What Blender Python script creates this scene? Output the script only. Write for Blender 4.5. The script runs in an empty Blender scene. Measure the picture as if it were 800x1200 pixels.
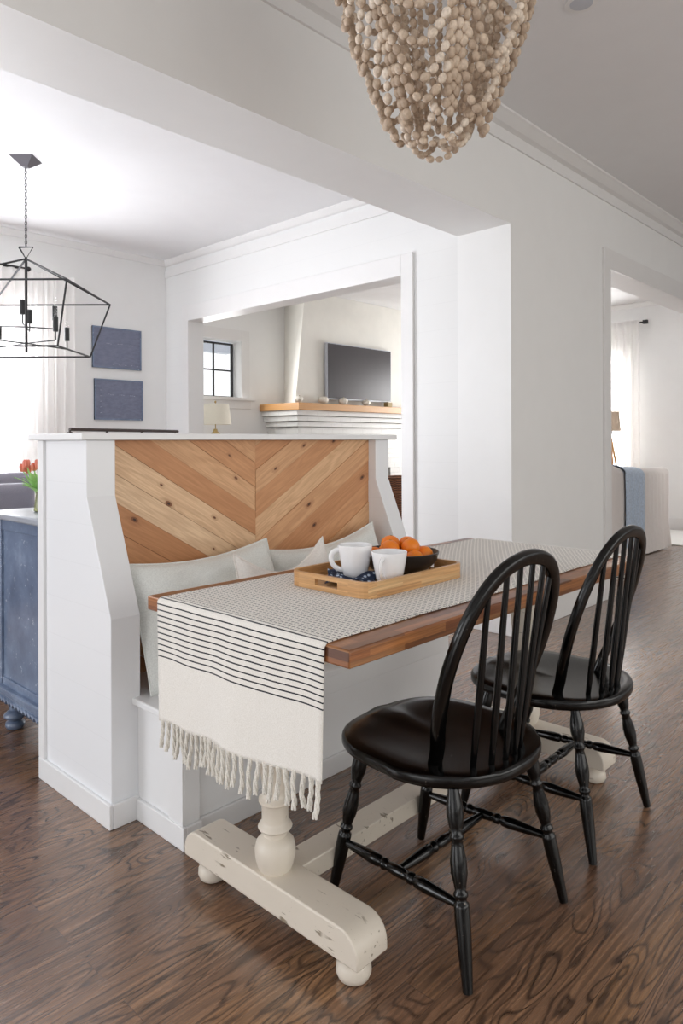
import bpy, math, random
from mathutils import Vector, Matrix
random.seed(7)
PI = math.pi
sc = bpy.context.scene
COL = sc.collection
sin, cos = math.sin, math.cos

# ------------------------------------------------------------------ mesh builder
class MB:
    def __init__(s): s.v = []; s.f = []; s.uv = {}
    def add(s, vs, fs, uvs=None):
        n = len(s.v); s.v += [tuple(p) for p in vs]
        for i, f in enumerate(fs):
            s.f.append(tuple(a + n for a in f))
            if uvs: s.uv[len(s.f) - 1] = uvs[i]
        return s
    def box(s, x0, x1, y0, y1, z0, z1):
        return s.add([(x0,y0,z0),(x1,y0,z0),(x1,y1,z0),(x0,y1,z0),(x0,y0,z1),(x1,y0,z1),(x1,y1,z1),(x0,y1,z1)],
                     [(0,3,2,1),(4,5,6,7),(0,1,5,4),(1,2,6,5),(2,3,7,6),(3,0,4,7)])
    def prism(s, pts, a, b, ax='x'):
        """pts: outline; extruded from a to b along ax"""
        n = len(pts)
        def m(p, t): return {'x': (t, p[0], p[1]), 'y': (p[0], t, p[1]), 'z': (p[0], p[1], t)}[ax]
        return s.add([m(p, a) for p in pts] + [m(p, b) for p in pts],
                     [tuple(range(n))[::-1], tuple(range(n, 2*n))] + [(i, (i+1) % n, n+(i+1) % n, n+i) for i in range(n)])
    def tube(s, path, rads, seg=12, caps=True, squash=1.0, up=None):
        path = [Vector(p) for p in path]; n = len(path)
        if not isinstance(rads, (list, tuple)): rads = [rads]*n
        t0 = (path[1]-path[0]).normalized()
        u = Vector(up) if up else (Vector((0,0,1)) if abs(t0.z) < .9 else Vector((1,0,0)))
        u = (u - t0*u.dot(t0)).normalized()
        vs = []; fs = []
        for i in range(n):
            t = (path[min(i+1, n-1)] - path[max(i-1, 0)]).normalized()
            u = (u - t*u.dot(t)).normalized(); w = t.cross(u)
            for k in range(seg):
                a = 2*PI*k/seg
                vs.append(path[i] + u*cos(a)*rads[i] + w*sin(a)*rads[i]*squash)
        for i in range(n-1):
            for k in range(seg):
                a = i*seg+k; b = i*seg+(k+1) % seg
                fs.append((a, b, b+seg, a+seg))
        if caps: fs += [tuple(range(seg))[::-1], tuple(range((n-1)*seg, n*seg))]
        return s.add(vs, fs)
    def lathe(s, prof, c=(0,0,0), seg=28):
        """prof: list of (r, z) bottom to top"""
        vs = []; fs = []
        for r, z in prof:
            for k in range(seg):
                a = 2*PI*k/seg; vs.append((c[0]+r*cos(a), c[1]+r*sin(a), c[2]+z))
        n = len(prof)
        for i in range(n-1):
            for k in range(seg):
                a = i*seg+k; b = i*seg+(k+1) % seg
                fs.append((a, b, b+seg, a+seg))
        fs += [tuple(range(seg))[::-1], tuple(range((n-1)*seg, n*seg))]
        return s.add(vs, fs)
    def turned(s, a, b, prof, seg=16):
        """prof (t, r) along a->b"""
        a = Vector(a); b = Vector(b)
        return s.tube([a.lerp(b, t) for t, r in prof], [r for t, r in prof], seg)
    def ell(s, c, rx, ry, rz, M=None, nu=10, nv=7, fn=None):
        vs = []; fs = []
        for i in range(1, nv):
            ph = PI*i/nv
            for k in range(nu):
                th = 2*PI*k/nu
                p = Vector((rx*sin(ph)*cos(th), ry*sin(ph)*sin(th), rz*cos(ph)))
                if fn: p = fn(p, th, ph)
                if M: p = M @ p
                vs.append(p + Vector(c))
        for q in ((0,0,rz), (0,0,-rz)):
            p = Vector(q)
            if fn: p = fn(p, 0, 0 if q[2] > 0 else PI)
            if M: p = M @ p
            vs.append(p + Vector(c))
        T = len(vs)-2; Bm = T+1
        for i in range(nv-2):
            for k in range(nu):
                a = i*nu+k; b = i*nu+(k+1) % nu
                fs.append((a, a+nu, b+nu, b))
        for k in range(nu):
            fs.append((T, k, (k+1) % nu)); e = (nv-2)*nu
            fs.append((Bm, e+(k+1) % nu, e+k))
        return s.add(vs, fs)
    def grid(s, fn, nu, nv, closed=False):
        vs = [fn(i/nu, j/nv) for j in range(nv+1) for i in range(nu+1)]
        fs = []; uv = []
        for j in range(nv):
            for i in range(nu):
                a = j*(nu+1)+i
                fs.append((a, a+1, a+nu+2, a+nu+1))
                uv.append([(i/nu, j/nv), ((i+1)/nu, j/nv), ((i+1)/nu, (j+1)/nv), (i/nu, (j+1)/nv)])
        return s.add(vs, fs, uv)
    def build(s, name, mat, parent=None, smooth=True, bevel=0, ang=38, kind=None, at=None, solid=0, sub=0):
        me = bpy.data.meshes.new(name)
        vs = s.v
        if at is not None: vs = [(p[0]-at[0], p[1]-at[1], p[2]-at[2]) for p in vs]
        me.from_pydata(vs, [], s.f); me.update()
        if s.uv:
            ul = me.uv_layers.new(name='UVMap')
            for pi, uvs in s.uv.items():
                for li, uv in zip(me.polygons[pi].loop_indices, uvs): ul.data[li].uv = uv
        if smooth:
            me.polygons.foreach_set('use_smooth', [True]*len(me.polygons))
            me.set_sharp_from_angle(angle=math.radians(ang))
        me.materials.append(mat)
        o = bpy.data.objects.new(name, me); COL.objects.link(o)
        if at is not None: o.location = at
        if parent: o.parent = parent
        if solid:
            m = o.modifiers.new('s', 'SOLIDIFY'); m.thickness = solid; m.offset = 0
        if bevel:
            m = o.modifiers.new('b', 'BEVEL'); m.width = bevel; m.segments = 2; m.limit_method = 'ANGLE'; m.angle_limit = math.radians(40)
        if sub:
            m = o.modifiers.new('u', 'SUBSURF'); m.levels = sub; m.render_levels = sub
        if kind: o['kind'] = kind
        return o

def B(*a): return MB().box(*a)
def tag(o, label, cat, group=None):
    o['label'] = label; o['category'] = cat
    if group: o['group'] = group
    return o
def thing(name, label, cat, loc=(0,0,0), rz=0, group=None):
    o = bpy.data.objects.new(name, None); COL.objects.link(o)
    o.location = loc; o.rotation_euler = (0,0,rz); o.empty_display_size = .05
    return tag(o, label, cat, group)
def dup(root, loc=None, rz=None, label=None):
    r = root.copy(); COL.objects.link(r)
    if loc is not None: r.location = loc
    if rz is not None: r.rotation_euler = (0,0,rz)
    if label: r['label'] = label
    for ch in list(root.children):
        c = ch.copy(); COL.objects.link(c); c.parent = r
        for g in list(ch.children):
            d = g.copy(); COL.objects.link(d); d.parent = c
    return r
def S(name, mb, mat, **k): return mb.build(name, mat, kind='structure', **k)

# ------------------------------------------------------------------ materials
def srgb(h):
    h = h.lstrip('#'); c = [int(h[i:i+2], 16)/255 for i in (0,2,4)]
    return tuple((x/12.92 if x <= .04045 else ((x+.055)/1.055)**2.4) for x in c) + (1,)
class NT:
    def __init__(s, name):
        s.m = bpy.data.materials.new(name); s.m.use_nodes = True; s.t = s.m.node_tree; s.n = s.t.nodes
        s.b = s.n['Principled BSDF']; s.o = s.n['Material Output']
    def node(s, typ, **k):
        n = s.n.new(typ)
        for a, v in k.items():
            if a.startswith('i_'):
                key = a[2:].replace('_', ' ')
                s.set(n.inputs[key] if not key.isdigit() else n.inputs[int(key)], v)
            else: setattr(n, a, v)
        return n
    def set(s, sock, v):
        if isinstance(v, bpy.types.NodeSocket): s.t.links.new(v, sock)
        else: sock.default_value = v
    def math(s, op, a, b=None, c=None, clamp=False):
        n = s.n.new('ShaderNodeMath'); n.operation = op; n.use_clamp = clamp
        for i, v in enumerate((a, b, c)):
            if v is not None: s.set(n.inputs[i], v)
        return n.outputs[0]
    def ramp(s, fac, stops, interp='LINEAR'):
        n = s.n.new('ShaderNodeValToRGB'); s.set(n.inputs[0], fac); cr = n.color_ramp; cr.interpolation = interp
        while len(cr.elements) < len(stops): cr.elements.new(.5)
        for e, (p, c) in zip(cr.elements, stops):
            e.position = p; e.color = c if len(c) == 4 else tuple(c) + (1,)
        return n.outputs[0]
    def mix(s, fac, a, b, mode='MIX'):
        n = s.n.new('ShaderNodeMix'); n.data_type = 'RGBA'; n.blend_type = mode
        s.set(n.inputs[0], fac); s.set(n.inputs[6], a); s.set(n.inputs[7], b); return n.outputs[2]
    def coord(s, kind='Object', scale=(1,1,1), rot=(0,0,0), loc=(0,0,0)):
        c = s.n.new('ShaderNodeTexCoord'); m = s.n.new('ShaderNodeMapping')
        m.inputs['Scale'].default_value = scale; m.inputs['Rotation'].default_value = rot; m.inputs['Location'].default_value = loc
        s.t.links.new(c.outputs[kind], m.inputs[0]); return m.outputs[0]
    def noise(s, vec, scale, detail=3, rough=.5, dist=0):
        n = s.n.new('ShaderNodeTexNoise'); s.set(n.inputs['Vector'], vec); n.inputs['Scale'].default_value = scale
        n.inputs['Detail'].default_value = detail; n.inputs['Roughness'].default_value = rough; n.inputs['Distortion'].default_value = dist
        return n.outputs[0]
    def bump(s, h, st=.2, d=.01):
        n = s.n.new('ShaderNodeBump'); n.inputs['Strength'].default_value = st; n.inputs['Distance'].default_value = d
        s.set(n.inputs['Height'], h); s.set(s.b.inputs['Normal'], n.outputs[0])
    def set_b(s, color=None, rough=.5, metal=0, spec=None, **k):
        if color is not None: s.set(s.b.inputs['Base Color'], color)
        s.set(s.b.inputs['Roughness'], rough); s.b.inputs['Metallic'].default_value = metal
        if spec is not None: s.b.inputs['Specular IOR Level'].default_value = spec
        for a, v in k.items(): s.set(s.b.inputs[a.replace('_', ' ')], v)
        return s.m

def paint(name, hexc, rough=.5, var=.03, scale=6, bump=.03):
    t = NT(name); c = srgb(hexc); v = t.noise(t.coord(), scale, 4)
    d = tuple(x*(1-var*2) for x in c[:3]) + (1,)
    t.set_b(t.ramp(v, [(.3, d), (.7, c)]), rough)
    if bump: t.bump(t.noise(t.coord(), 180, 2), bump, .002)
    return t.m
M = {}
M['wall'] = paint('wall_paint', '#e6e6e5', .55, .01)
M['ceiling'] = paint('ceiling_paint', '#e2e2e3', .7, .01)
M['trim'] = paint('trim_paint', '#e0dfde', .35, .01)
M['benchw'] = paint('bench_paint', '#ecedee', .3, .01)
M['metal'] = paint('dark_iron', '#19191b', .45, .1)
M['ceramic'] = paint('white_ceramic', '#f2f3f5', .12, .0, bump=0)
M['bowlm'] = paint('dark_stoneware', '#2b2725', .35, .15)
M['canopym'] = paint('grey_metal', '#6e6c72', .35, .05)

def shiplap(name, hexc, axis=2, pitch=.18, rough=.45):
    t = NT(name); c = srgb(hexc)
    sp = t.node('ShaderNodeSeparateXYZ'); t.set(sp.inputs[0], t.coord())
    w = t.math('DIVIDE', sp.outputs[axis], pitch); fr = t.math('FRACT', w)
    g = t.math('LESS_THAN', fr, .016)
    nn = t.node('ShaderNodeSeparateXYZ'); t.set(nn.inputs[0], t.node('ShaderNodeTexCoord').outputs['Normal'])
    g = t.math('MULTIPLY', g, t.math('GREATER_THAN', t.math('ABSOLUTE', nn.outputs[0]), .9))
    t.set_b(t.mix(g, c, tuple(x*.955 for x in c[:3]) + (1,)), rough)
    t.bump(t.math('SUBTRACT', 1, g), .12, .002)
    return t.m
M['shiplap'] = shiplap('shiplap_paint', '#dededd')
M['benchlap'] = shiplap('bench_shiplap_paint', '#edeff2', pitch=.1355, rough=.3)

def floor_mat():
    t = NT('oak_floor')
    vec = t.coord()
    br = t.node('ShaderNodeTexBrick', offset=.37, offset_frequency=2, squash=1.0)
    t.set(br.inputs['Vector'], vec)
    for k, v in dict(Scale=1.0).items(): br.inputs[k].default_value = v
    br.inputs['Brick Width'].default_value = 1.25; br.inputs['Row Height'].default_value = .083
    br.inputs['Mortar Size'].default_value = .0009; br.inputs['Mortar Smooth'].default_value = .1
    br.inputs['Color1'].default_value = (0,0,0,1); br.inputs['Color2'].default_value = (1,1,1,1); br.inputs['Mortar'].default_value = (.5,.5,.5,1)
    idv = t.node('ShaderNodeSeparateColor'); t.set(idv.inputs[0], br.outputs['Color']); rid = idv.outputs[0]
    # per-board shift of the grain
    off = t.node('ShaderNodeCombineXYZ'); t.set(off.inputs[0], t.math('MULTIPLY', rid, 37.0)); t.set(off.inputs[1], t.math('MULTIPLY', rid, 11.0)); t.set(off.inputs[2], t.math('MULTIPLY', rid, 53.0))
    va = t.node('ShaderNodeVectorMath', operation='ADD'); t.set(va.inputs[0], vec); t.set(va.inputs[1], off.outputs[0])
    m1 = t.node('ShaderNodeMapping'); t.set(m1.inputs[0], va.outputs[0]); m1.inputs['Scale'].default_value = (1.7, 8.0, 1)
    n1 = t.noise(m1.outputs[0], 1.0, 1.8, .4, 1.0)
    rings = t.math('SINE', t.math('MULTIPLY', n1, 88.0))
    rings = t.math('ADD', t.math('MULTIPLY', rings, .5), .5)
    rings = t.math('POWER', rings, 4.5)
    m2 = t.node('ShaderNodeMapping'); t.set(m2.inputs[0], va.outputs[0]); m2.inputs['Scale'].default_value = (3.5, 130, 1)
    fine = t.noise(m2.outputs[0], 1.0, 5, .7)
    m3 = t.node('ShaderNodeMapping'); t.set(m3.inputs[0], va.outputs[0]); m3.inputs['Scale'].default_value = (.9, 4, 1)
    blot = t.noise(m3.outputs[0], 1.5, 3, .6)
    base = t.ramp(rid, [(0, srgb('#725443')), (.35, srgb('#87664f')), (.7, srgb('#7b5b47')), (.88, srgb('#96704c')), (1, srgb('#aa815a'))])
    light = t.mix(t.ramp(blot, [(.3, (0,0,0)), (.75, (1,1,1))]), base, srgb('#a47e60'))
    c = t.mix(t.math('MULTIPLY', rings, t.ramp(blot, [(.2, (.45,.45,.45)), (.7, (1,1,1))])), light, srgb('#33241b'))
    c = t.mix(t.ramp(fine, [(.42, (.6,.6,.6)), (.56, (0,0,0))]), c, srgb('#4a3528'))
    c = t.mix(t.math('MULTIPLY', br.outputs['Fac'], .6), c, srgb('#2a1b13'))
    r = t.ramp(fine, [(.35, (.36,.36,.36)), (.6, (.24,.24,.24))])
    t.set_b(c, r, spec=.8); t.b.inputs['Coat Weight'].default_value = .6; t.b.inputs['Coat Roughness'].default_value = .2
    h = t.math('SUBTRACT', t.math('MULTIPLY', fine, .35), t.math('ADD', br.outputs['Fac'], t.math('MULTIPLY', rings, .12)))
    t.bump(h, .22, .0015)
    return t.m
M['floor'] = floor_mat()

def cedar():
    t = NT('cedar_boards')
    rid = t.node('ShaderNodeAttribute', attribute_name='tone').outputs['Fac']
    uv = t.node('ShaderNodeTexCoord').outputs['UV']
    off = t.node('ShaderNodeCombineXYZ'); t.set(off.inputs[0], t.math('MULTIPLY', rid, 91.0)); t.set(off.inputs[1], t.math('MULTIPLY', rid, 47.0))
    va = t.node('ShaderNodeVectorMath', operation='ADD'); t.set(va.inputs[0], uv); t.set(va.inputs[1], off.outputs[0])
    # knots bend the grain
    mk = t.node('ShaderNodeMapping'); t.set(mk.inputs[0], va.outputs[0]); mk.inputs['Scale'].default_value = (4.6, 8.5, 1)
    vo = t.node('ShaderNodeTexVoronoi', voronoi_dimensions='2D'); t.set(vo.inputs['Vector'], mk.outputs[0]); vo.inputs['Scale'].default_value = 1
    d = vo.outputs['Distance']; kr = t.node('ShaderNodeSeparateColor'); t.set(kr.inputs[0], vo.outputs['Color'])
    on = t.math('GREATER_THAN', kr.outputs[0], .5)
    size = t.math('ADD', .025, t.math('MULTIPLY', kr.outputs[1], .06))
    knot = t.math('MULTIPLY', on, t.math('LESS_THAN', d, size))
    halo = t.math('MULTIPLY', on, t.math('SUBTRACT', 1, t.math('DIVIDE', d, t.math('MULTIPLY', size, 3.0)), clamp=True))
    m1 = t.node('ShaderNodeMapping'); t.set(m1.inputs[0], va.outputs[0]); m1.inputs['Scale'].default_value = (1.6, 14, 1)
    n1 = t.noise(m1.outputs[0], 1, 2, .5, .2)
    n1 = t.math('ADD', n1, t.math('MULTIPLY', halo, .12))
    ring = t.math('ADD', t.math('MULTIPLY', t.math('SINE', t.math('MULTIPLY', n1, 60)), .5), .5)
    m2 = t.node('ShaderNodeMapping'); t.set(m2.inputs[0], va.outputs[0]); m2.inputs['Scale'].default_value = (6, 160, 1)
    fine = t.noise(m2.outputs[0], 1, 4, .6)
    base = t.ramp(rid, [(0, srgb('#c0875a')), (.4, srgb('#d39d70')), (.7, srgb('#e6bd92')), (1, srgb('#f2d6b2'))])
    c = t.mix(t.math('MULTIPLY', ring, .22), base, srgb('#9c663e'))
    c = t.mix(t.ramp(fine, [(.4, (.25,.25,.25)), (.62, (0,0,0))]), c, srgb('#a56e40'))
    c = t.mix(t.math('MULTIPLY', halo, .55), c, srgb('#8a5530'))
    c = t.mix(knot, c, srgb('#83512f'))
    c = t.mix(t.math('MULTIPLY', knot, t.math('LESS_THAN', d, t.math('MULTIPLY', size, .45))), c, srgb('#3c2417'))
    t.set_b(c, .5); t.bump(fine, .1, .001)
    return t.m
M['cedar'] = cedar()

def block_wood(name, cols, bw=.7, rh=.045, scale=(1,1,1), rot=(0,0,0), rough=.35, loc=(0,0,0), grain='#000000', gm=.25):
    t = NT(name); v0 = t.coord(scale=scale, rot=rot, loc=loc)
    sp = t.node('ShaderNodeSeparateXYZ'); t.set(sp.inputs[0], v0)
    nn = t.node('ShaderNodeSeparateXYZ'); t.set(nn.inputs[0], t.node('ShaderNodeTexCoord').outputs['Normal'])
    k = t.math('GREATER_THAN', t.math('ABSOLUTE', nn.outputs[0]), .7)
    a = t.node('ShaderNodeCombineXYZ'); t.set(a.inputs[0], sp.outputs[0]); t.set(a.inputs[1], t.math('ADD', sp.outputs[1], t.math('MULTIPLY', sp.outputs[2], 2.25)))
    b = t.node('ShaderNodeCombineXYZ'); t.set(b.inputs[0], sp.outputs[1]); t.set(b.inputs[1], t.math('MULTIPLY', sp.outputs[2], 2.25))
    mv = t.node('ShaderNodeMix', data_type='VECTOR'); t.set(mv.inputs[0], k); t.set(mv.inputs[4], a.outputs[0]); t.set(mv.inputs[5], b.outputs[0]); vec = mv.outputs[1]
    br = t.node('ShaderNodeTexBrick', offset=.43); t.set(br.inputs['Vector'], vec); br.inputs['Scale'].default_value = 1
    br.inputs['Brick Width'].default_value = bw; br.inputs['Row Height'].default_value = rh; br.inputs['Mortar Size'].default_value = .0004
    br.inputs['Color1'].default_value = (0,0,0,1); br.inputs['Color2'].default_value = (1,1,1,1); br.inputs['Mortar'].default_value = (.3,.3,.3,1)
    rid = t.node('ShaderNodeSeparateColor'); t.set(rid.inputs[0], br.outputs['Color']); rid = rid.outputs[0]
    off = t.node('ShaderNodeCombineXYZ'); t.set(off.inputs[0], t.math('MULTIPLY', rid, 37.0)); t.set(off.inputs[1], t.math('MULTIPLY', rid, 17.0))
    va = t.node('ShaderNodeVectorMath', operation='ADD'); t.set(va.inputs[0], vec); t.set(va.inputs[1], off.outputs[0])
    m = t.node('ShaderNodeMapping'); t.set(m.inputs[0], va.outputs[0]); m.inputs['Scale'].default_value = (3, 55, 55)
    n = t.noise(m.outputs[0], 1, 5, .65, .3)
    base = t.ramp(rid, [(i/(len(cols)-1), srgb(c)) for i, c in enumerate(cols)])
    c = t.mix(t.ramp(n, [(.35, (gm*2.4,)*3), (.65, (0,0,0))]), base, srgb(grain))
    t.set_b(c, rough); t.bump(n, .06, .001)
    return t.m
M['walnut'] = block_wood('table_wood', ['#9c6238', '#b27344', '#80492b', '#ba7c4a', '#5c3624', '#c28a58'], .28, grain='#4a2a1a')
M['acacia'] = block_wood('tray_wood', ['#d09b63', '#e6b880', '#dba972', '#ecc690'], .2, .03, grain='#8a5a30')
M['mantelw'] = block_wood('mantel_wood', ['#c9975f', '#d3a26b'], 6, 1.0, grain='#9a6a3c', gm=.15)

def distressed(name, base, worn, rough=.4, amt=.66, soft='#d6cebf', streak=True):
    t = NT(name); v = t.coord()
    f = t.noise(t.coord(scale=(60, 9, 60)), 1, 3, .6); n = t.noise(v, 7, 3, .6); sp = t.noise(v, 150, 2, .6)
    w = t.math('MULTIPLY', t.ramp(f, [(amt, (0,0,0)), (amt+.03, (1,1,1))]), t.ramp(n, [(.52, (0,0,0)), (.58, (1,1,1))])) if streak else 0.0
    w2 = t.math('MULTIPLY', t.ramp(sp, [(.72, (0,0,0)), (.75, (1,1,1))]), t.ramp(n, [(.45, (0,0,0)), (.6, (1,1,1))]))
    c = t.mix(t.ramp(t.noise(v, 3, 3), [(.3, (.3,.3,.3)), (.7, (0,0,0))]), srgb(base), srgb(soft))
    c = t.mix(t.math('MAXIMUM', w, w2), c, srgb(worn))
    t.set_b(c, rough); t.bump(n, .04, .002)
    return t.m
M['cream'] = distressed('distressed_cream_paint', '#dfd6c8', '#8f8371', amt=.61)
M['black'] = distressed('worn_black_paint', '#040404', '#7d7369', .19, soft='#060505', streak=False); M['black'].node_tree.nodes['Principled BSDF'].inputs['Specular IOR Level'].default_value = .38

def cabinet_paint():
    t = NT('weathered_blue_paint')
    n = t.noise(t.coord(), 5, 6, .7); sp = t.noise(t.coord(), 38, 4, .75)
    c = t.ramp(n, [(.3, srgb('#56647c')), (.55, srgb('#6f7e97')), (.75, srgb('#93a2b9'))])
    c = t.mix(t.ramp(sp, [(.63, (0,0,0)), (.68, (.8,.8,.8))]), c, srgb('#c3cad6'))
    t.set_b(c, .28, spec=.7); t.bump(sp, .1, .002); return t.m
M['cabinet'] = cabinet_paint()
M['cabtop'] = paint('weathered_cabinet_top', '#a9adb6', .35, .12, 8)

def fabric(name, hexc, var=.06, sc_=260, bump=.25, sheen=.2, rough=.9, wr=0):
    t = NT(name); c = srgb(hexc); v = t.coord()
    w = t.noise(v, sc_, 2); b = t.noise(v, 12, 3)
    col = t.mix(t.ramp(w, [(.35, (1,1,1)), (.65, (0,0,0))]), c, tuple(x*(1-var*3) for x in c[:3])+(1,))
    t.set_b(col, rough); t.b.inputs['Sheen Weight'].default_value = sheen
    t.bump(t.math('ADD', t.math('MULTIPLY', w, .35), t.math('MULTIPLY', b, wr)), bump, .004)
    return t.m
M['linen_blue'] = fabric('pale_linen', '#eef2ef', .04, 220, .4, wr=2)
M['linen_cream'] = fabric('cream_linen', '#f6f3ee', .03, 200, .3, wr=1)
M['greyuph'] = fabric('grey_upholstery', '#9b98a3', .04)
M['slip'] = fabric('slipcover_linen', '#e3dcd8', .03, 150, .2, wr=1)
M['throw'] = fabric('blue_throw', '#c0d0e4', .08, 60, .5, wr=1)
M['rugm'] = fabric('white_rug', '#e2e1de', .04, 90)
M['fringe'] = fabric('fringe_cotton', '#efebe2', .08, 400, .4)
M['lampshade'] = fabric('linen_shade', '#e8e3d4', .03, 200, .1)
M['lampshade2'] = fabric('tan_shade', '#cbb7a3', .03, 200, .1)

def runner_mat():
    # U runs along the cloth in metres (uv x), V across
    t = NT('striped_runner_cloth')
    uv = t.node('ShaderNodeSeparateXYZ'); t.set(uv.inputs[0], t.node('ShaderNodeTexCoord').outputs['UV'])
    u, v = uv.outputs[0], uv.outputs[1]
    wob = t.noise(t.coord(), 9, 2)
    uu = t.math('ADD', u, t.math('MULTIPLY', t.math('SUBTRACT', wob, .5), .004))
    fr = t.math('FRACT', t.math('DIVIDE', uu, .0158))
    line = t.math('LESS_THAN', fr, .23)
    edge = t.math('MULTIPLY', t.math('GREATER_THAN', u, .172), t.math('LESS_THAN', u, 2.095))
    brk = t.math('MAXIMUM', t.math('SUBTRACT', 1, t.math('MULTIPLY', t.math('GREATER_THAN', u, .35), t.math('LESS_THAN', u, 1.93))), t.math('LESS_THAN', t.math('FRACT', t.math('ADD', t.math('DIVIDE', v, .016), t.math('MULTIPLY', t.math('FLOOR', t.math('DIVIDE', uu, .0158)), .37))), .72))
    line = t.math('MULTIPLY', t.math('MULTIPLY', line, edge), brk)
    # rows of fine broken dashes between the lines, on the long middle part
    mid = t.math('MULTIPLY', t.math('GREATER_THAN', u, .35), t.math('LESS_THAN', u, 1.93))
    fr2 = t.math('FRACT', t.math('ADD', t.math('DIVIDE', uu, .0158), .42))
    l2 = t.math('LESS_THAN', fr2, .15)
    dash = t.math('GREATER_THAN', t.math('FRACT', t.math('ADD', t.math('DIVIDE', v, .011), t.math('MULTIPLY', t.math('FLOOR', t.math('DIVIDE', uu, .0158)), .5))), .45)
    l2 = t.math('MULTIPLY', t.math('MULTIPLY', l2, dash), mid)
    weave = t.noise(t.coord(scale=(1,1,1)), 420, 2)
    base = t.mix(t.ramp(weave, [(.3, (1,1,1)), (.7, (0,0,0))]), srgb('#f4f1eb'), srgb('#e5e1d9'))
    c = t.mix(t.math('MAXIMUM', line, t.math('MULTIPLY', l2, .45)), base, srgb('#171a26'))
    t.set_b(c, .92); t.b.inputs['Sheen Weight'].default_value = .2
    rib = t.math('ADD', t.math('MULTIPLY', weave, .3), t.math('MULTIPLY', t.math('SUBTRACT', .5, t.math('ABSOLUTE', t.math('SUBTRACT', fr, .5))), t.math('MULTIPLY', mid, 1.2)))
    t.bump(rib, .5, .003)
    return t.m
M['runner'] = runner_mat()

def beadmat():
    t = NT('raw_wood_beads')
    g = t.node('ShaderNodeNewGeometry')
    c = t.ramp(g.outputs['Random Per Island'], [(0, srgb('#b09b87')), (.5, srgb('#d0bca6')), (1, srgb('#eaddcd'))])
    n = t.noise(t.coord(), 90, 3)
    c = t.mix(t.ramp(n, [(.4, (.3,.3,.3)), (.6, (0,0,0))]), c, srgb('#8c7a69'))
    t.set_b(c, .7); return t.m
M['bead'] = beadmat()
def orange():
    t = NT('orange_peel'); t.set_b(t.ramp(t.noise(t.coord(), 20, 2), [(.3, srgb('#e8760f')), (.7, srgb('#f08a1c'))]), .4)
    t.bump(t.noise(t.coord(), 260, 2), .3, .002); return t.m
M['orange'] = orange()
M['stem'] = paint('orange_stem', '#5d6b33', .7, .1)
def napkin():
    t = NT('navy_floral_cloth'); vo = t.node('ShaderNodeTexVoronoi'); t.set(vo.inputs['Vector'], t.coord()); vo.inputs['Scale'].default_value = 60
    t.set_b(t.ramp(vo.outputs['Distance'], [(.2, srgb('#b9c6d8')), (.34, srgb('#27344f')), (.6, srgb('#1c2740'))]), .85); return t.m
M['napkin'] = napkin()
def chalk():
    t = NT('chalkboard_face')
    n = t.noise(t.coord(scale=(2,1,5)), 6, 5, .7); w = t.noise(t.coord(scale=(30,1,60)), 2, 3)
    c = t.ramp(n, [(.3, srgb('#666b80')), (.7, srgb('#7c8196'))])
    c = t.mix(t.ramp(w, [(.66, (0,0,0)), (.72, (.25,.25,.25))]), c, srgb('#a8adbd'))
    t.set_b(c, .6); return t.m
M['chalk'] = chalk()
M['chalkmark'] = paint('chalk_marks', '#aeb4c6', .9, .1, bump=0)
M['screen'] = paint('tv_screen', '#383437', .3, .0, bump=0)
M['silver'] = paint('silver_bezel', '#b9bcc4', .3, 0, bump=0)
def brick():
    t = NT('white_painted_brick'); c = t.coord()
    sp = t.node('ShaderNodeSeparateXYZ'); t.set(sp.inputs[0], c)
    cb = t.node('ShaderNodeCombineXYZ'); t.set(cb.inputs[0], t.math('ADD', sp.outputs[0], sp.outputs[1])); t.set(cb.inputs[1], sp.outputs[2])
    br = t.node('ShaderNodeTexBrick'); t.set(br.inputs['Vector'], cb.outputs[0]); br.inputs['Scale'].default_value = 1
    br.inputs['Brick Width'].default_value = .2; br.inputs['Row Height'].default_value = .07; br.inputs['Mortar Size'].default_value = .006
    br.inputs['Color1'].default_value = srgb('#dcdcd9'); br.inputs['Color2'].default_value = srgb('#d8d8d5'); br.inputs['Mortar'].default_value = srgb('#d2d2cf')
    n = t.noise(c, 40, 4)
    t.set_b(br.outputs['Color'], .5)
    t.bump(t.math('ADD', t.math('SUBTRACT', 1, br.outputs['Fac']), t.math('MULTIPLY', n, .5)), .5, .006); return t.m
M['brick'] = brick()
M['hood'] = paint('hood_plaster', '#dfddd6', .75, .03, 5, .2)
def wicker():
    t = NT('brown_wicker'); c = t.coord()
    w = t.node('ShaderNodeTexWave', bands_direction='Z'); t.set(w.inputs['Vector'], c); w.inputs['Scale'].default_value = 14; w.inputs['Distortion'].default_value = 3
    t.set_b(t.ramp(w.outputs['Fac'], [(.2, srgb('#2f1b12')), (.6, srgb('#7a4a2e')), (.9, srgb('#94603f'))]), .6); t.bump(w.outputs['Fac'], .6, .01); return t.m
M['wicker'] = wicker()
M['pumpkin'] = paint('white_pumpkin', '#e6dfd2', .5, .06, 20)
M['gold'] = paint('wooden_block', '#a08a58', .6, .1)
M['tulip'] = paint('tulip_petal', '#f2917a', .5, .1, 40)
M['leaf'] = paint('tulip_leaf', '#a3d67c', .5, .1, 20)
M['brownw'] = paint('dark_brown_wood', '#4a3b35', .4, .2)
M['shadew'] = fabric('woven_shade', '#b98a62', .12, 120)
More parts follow.
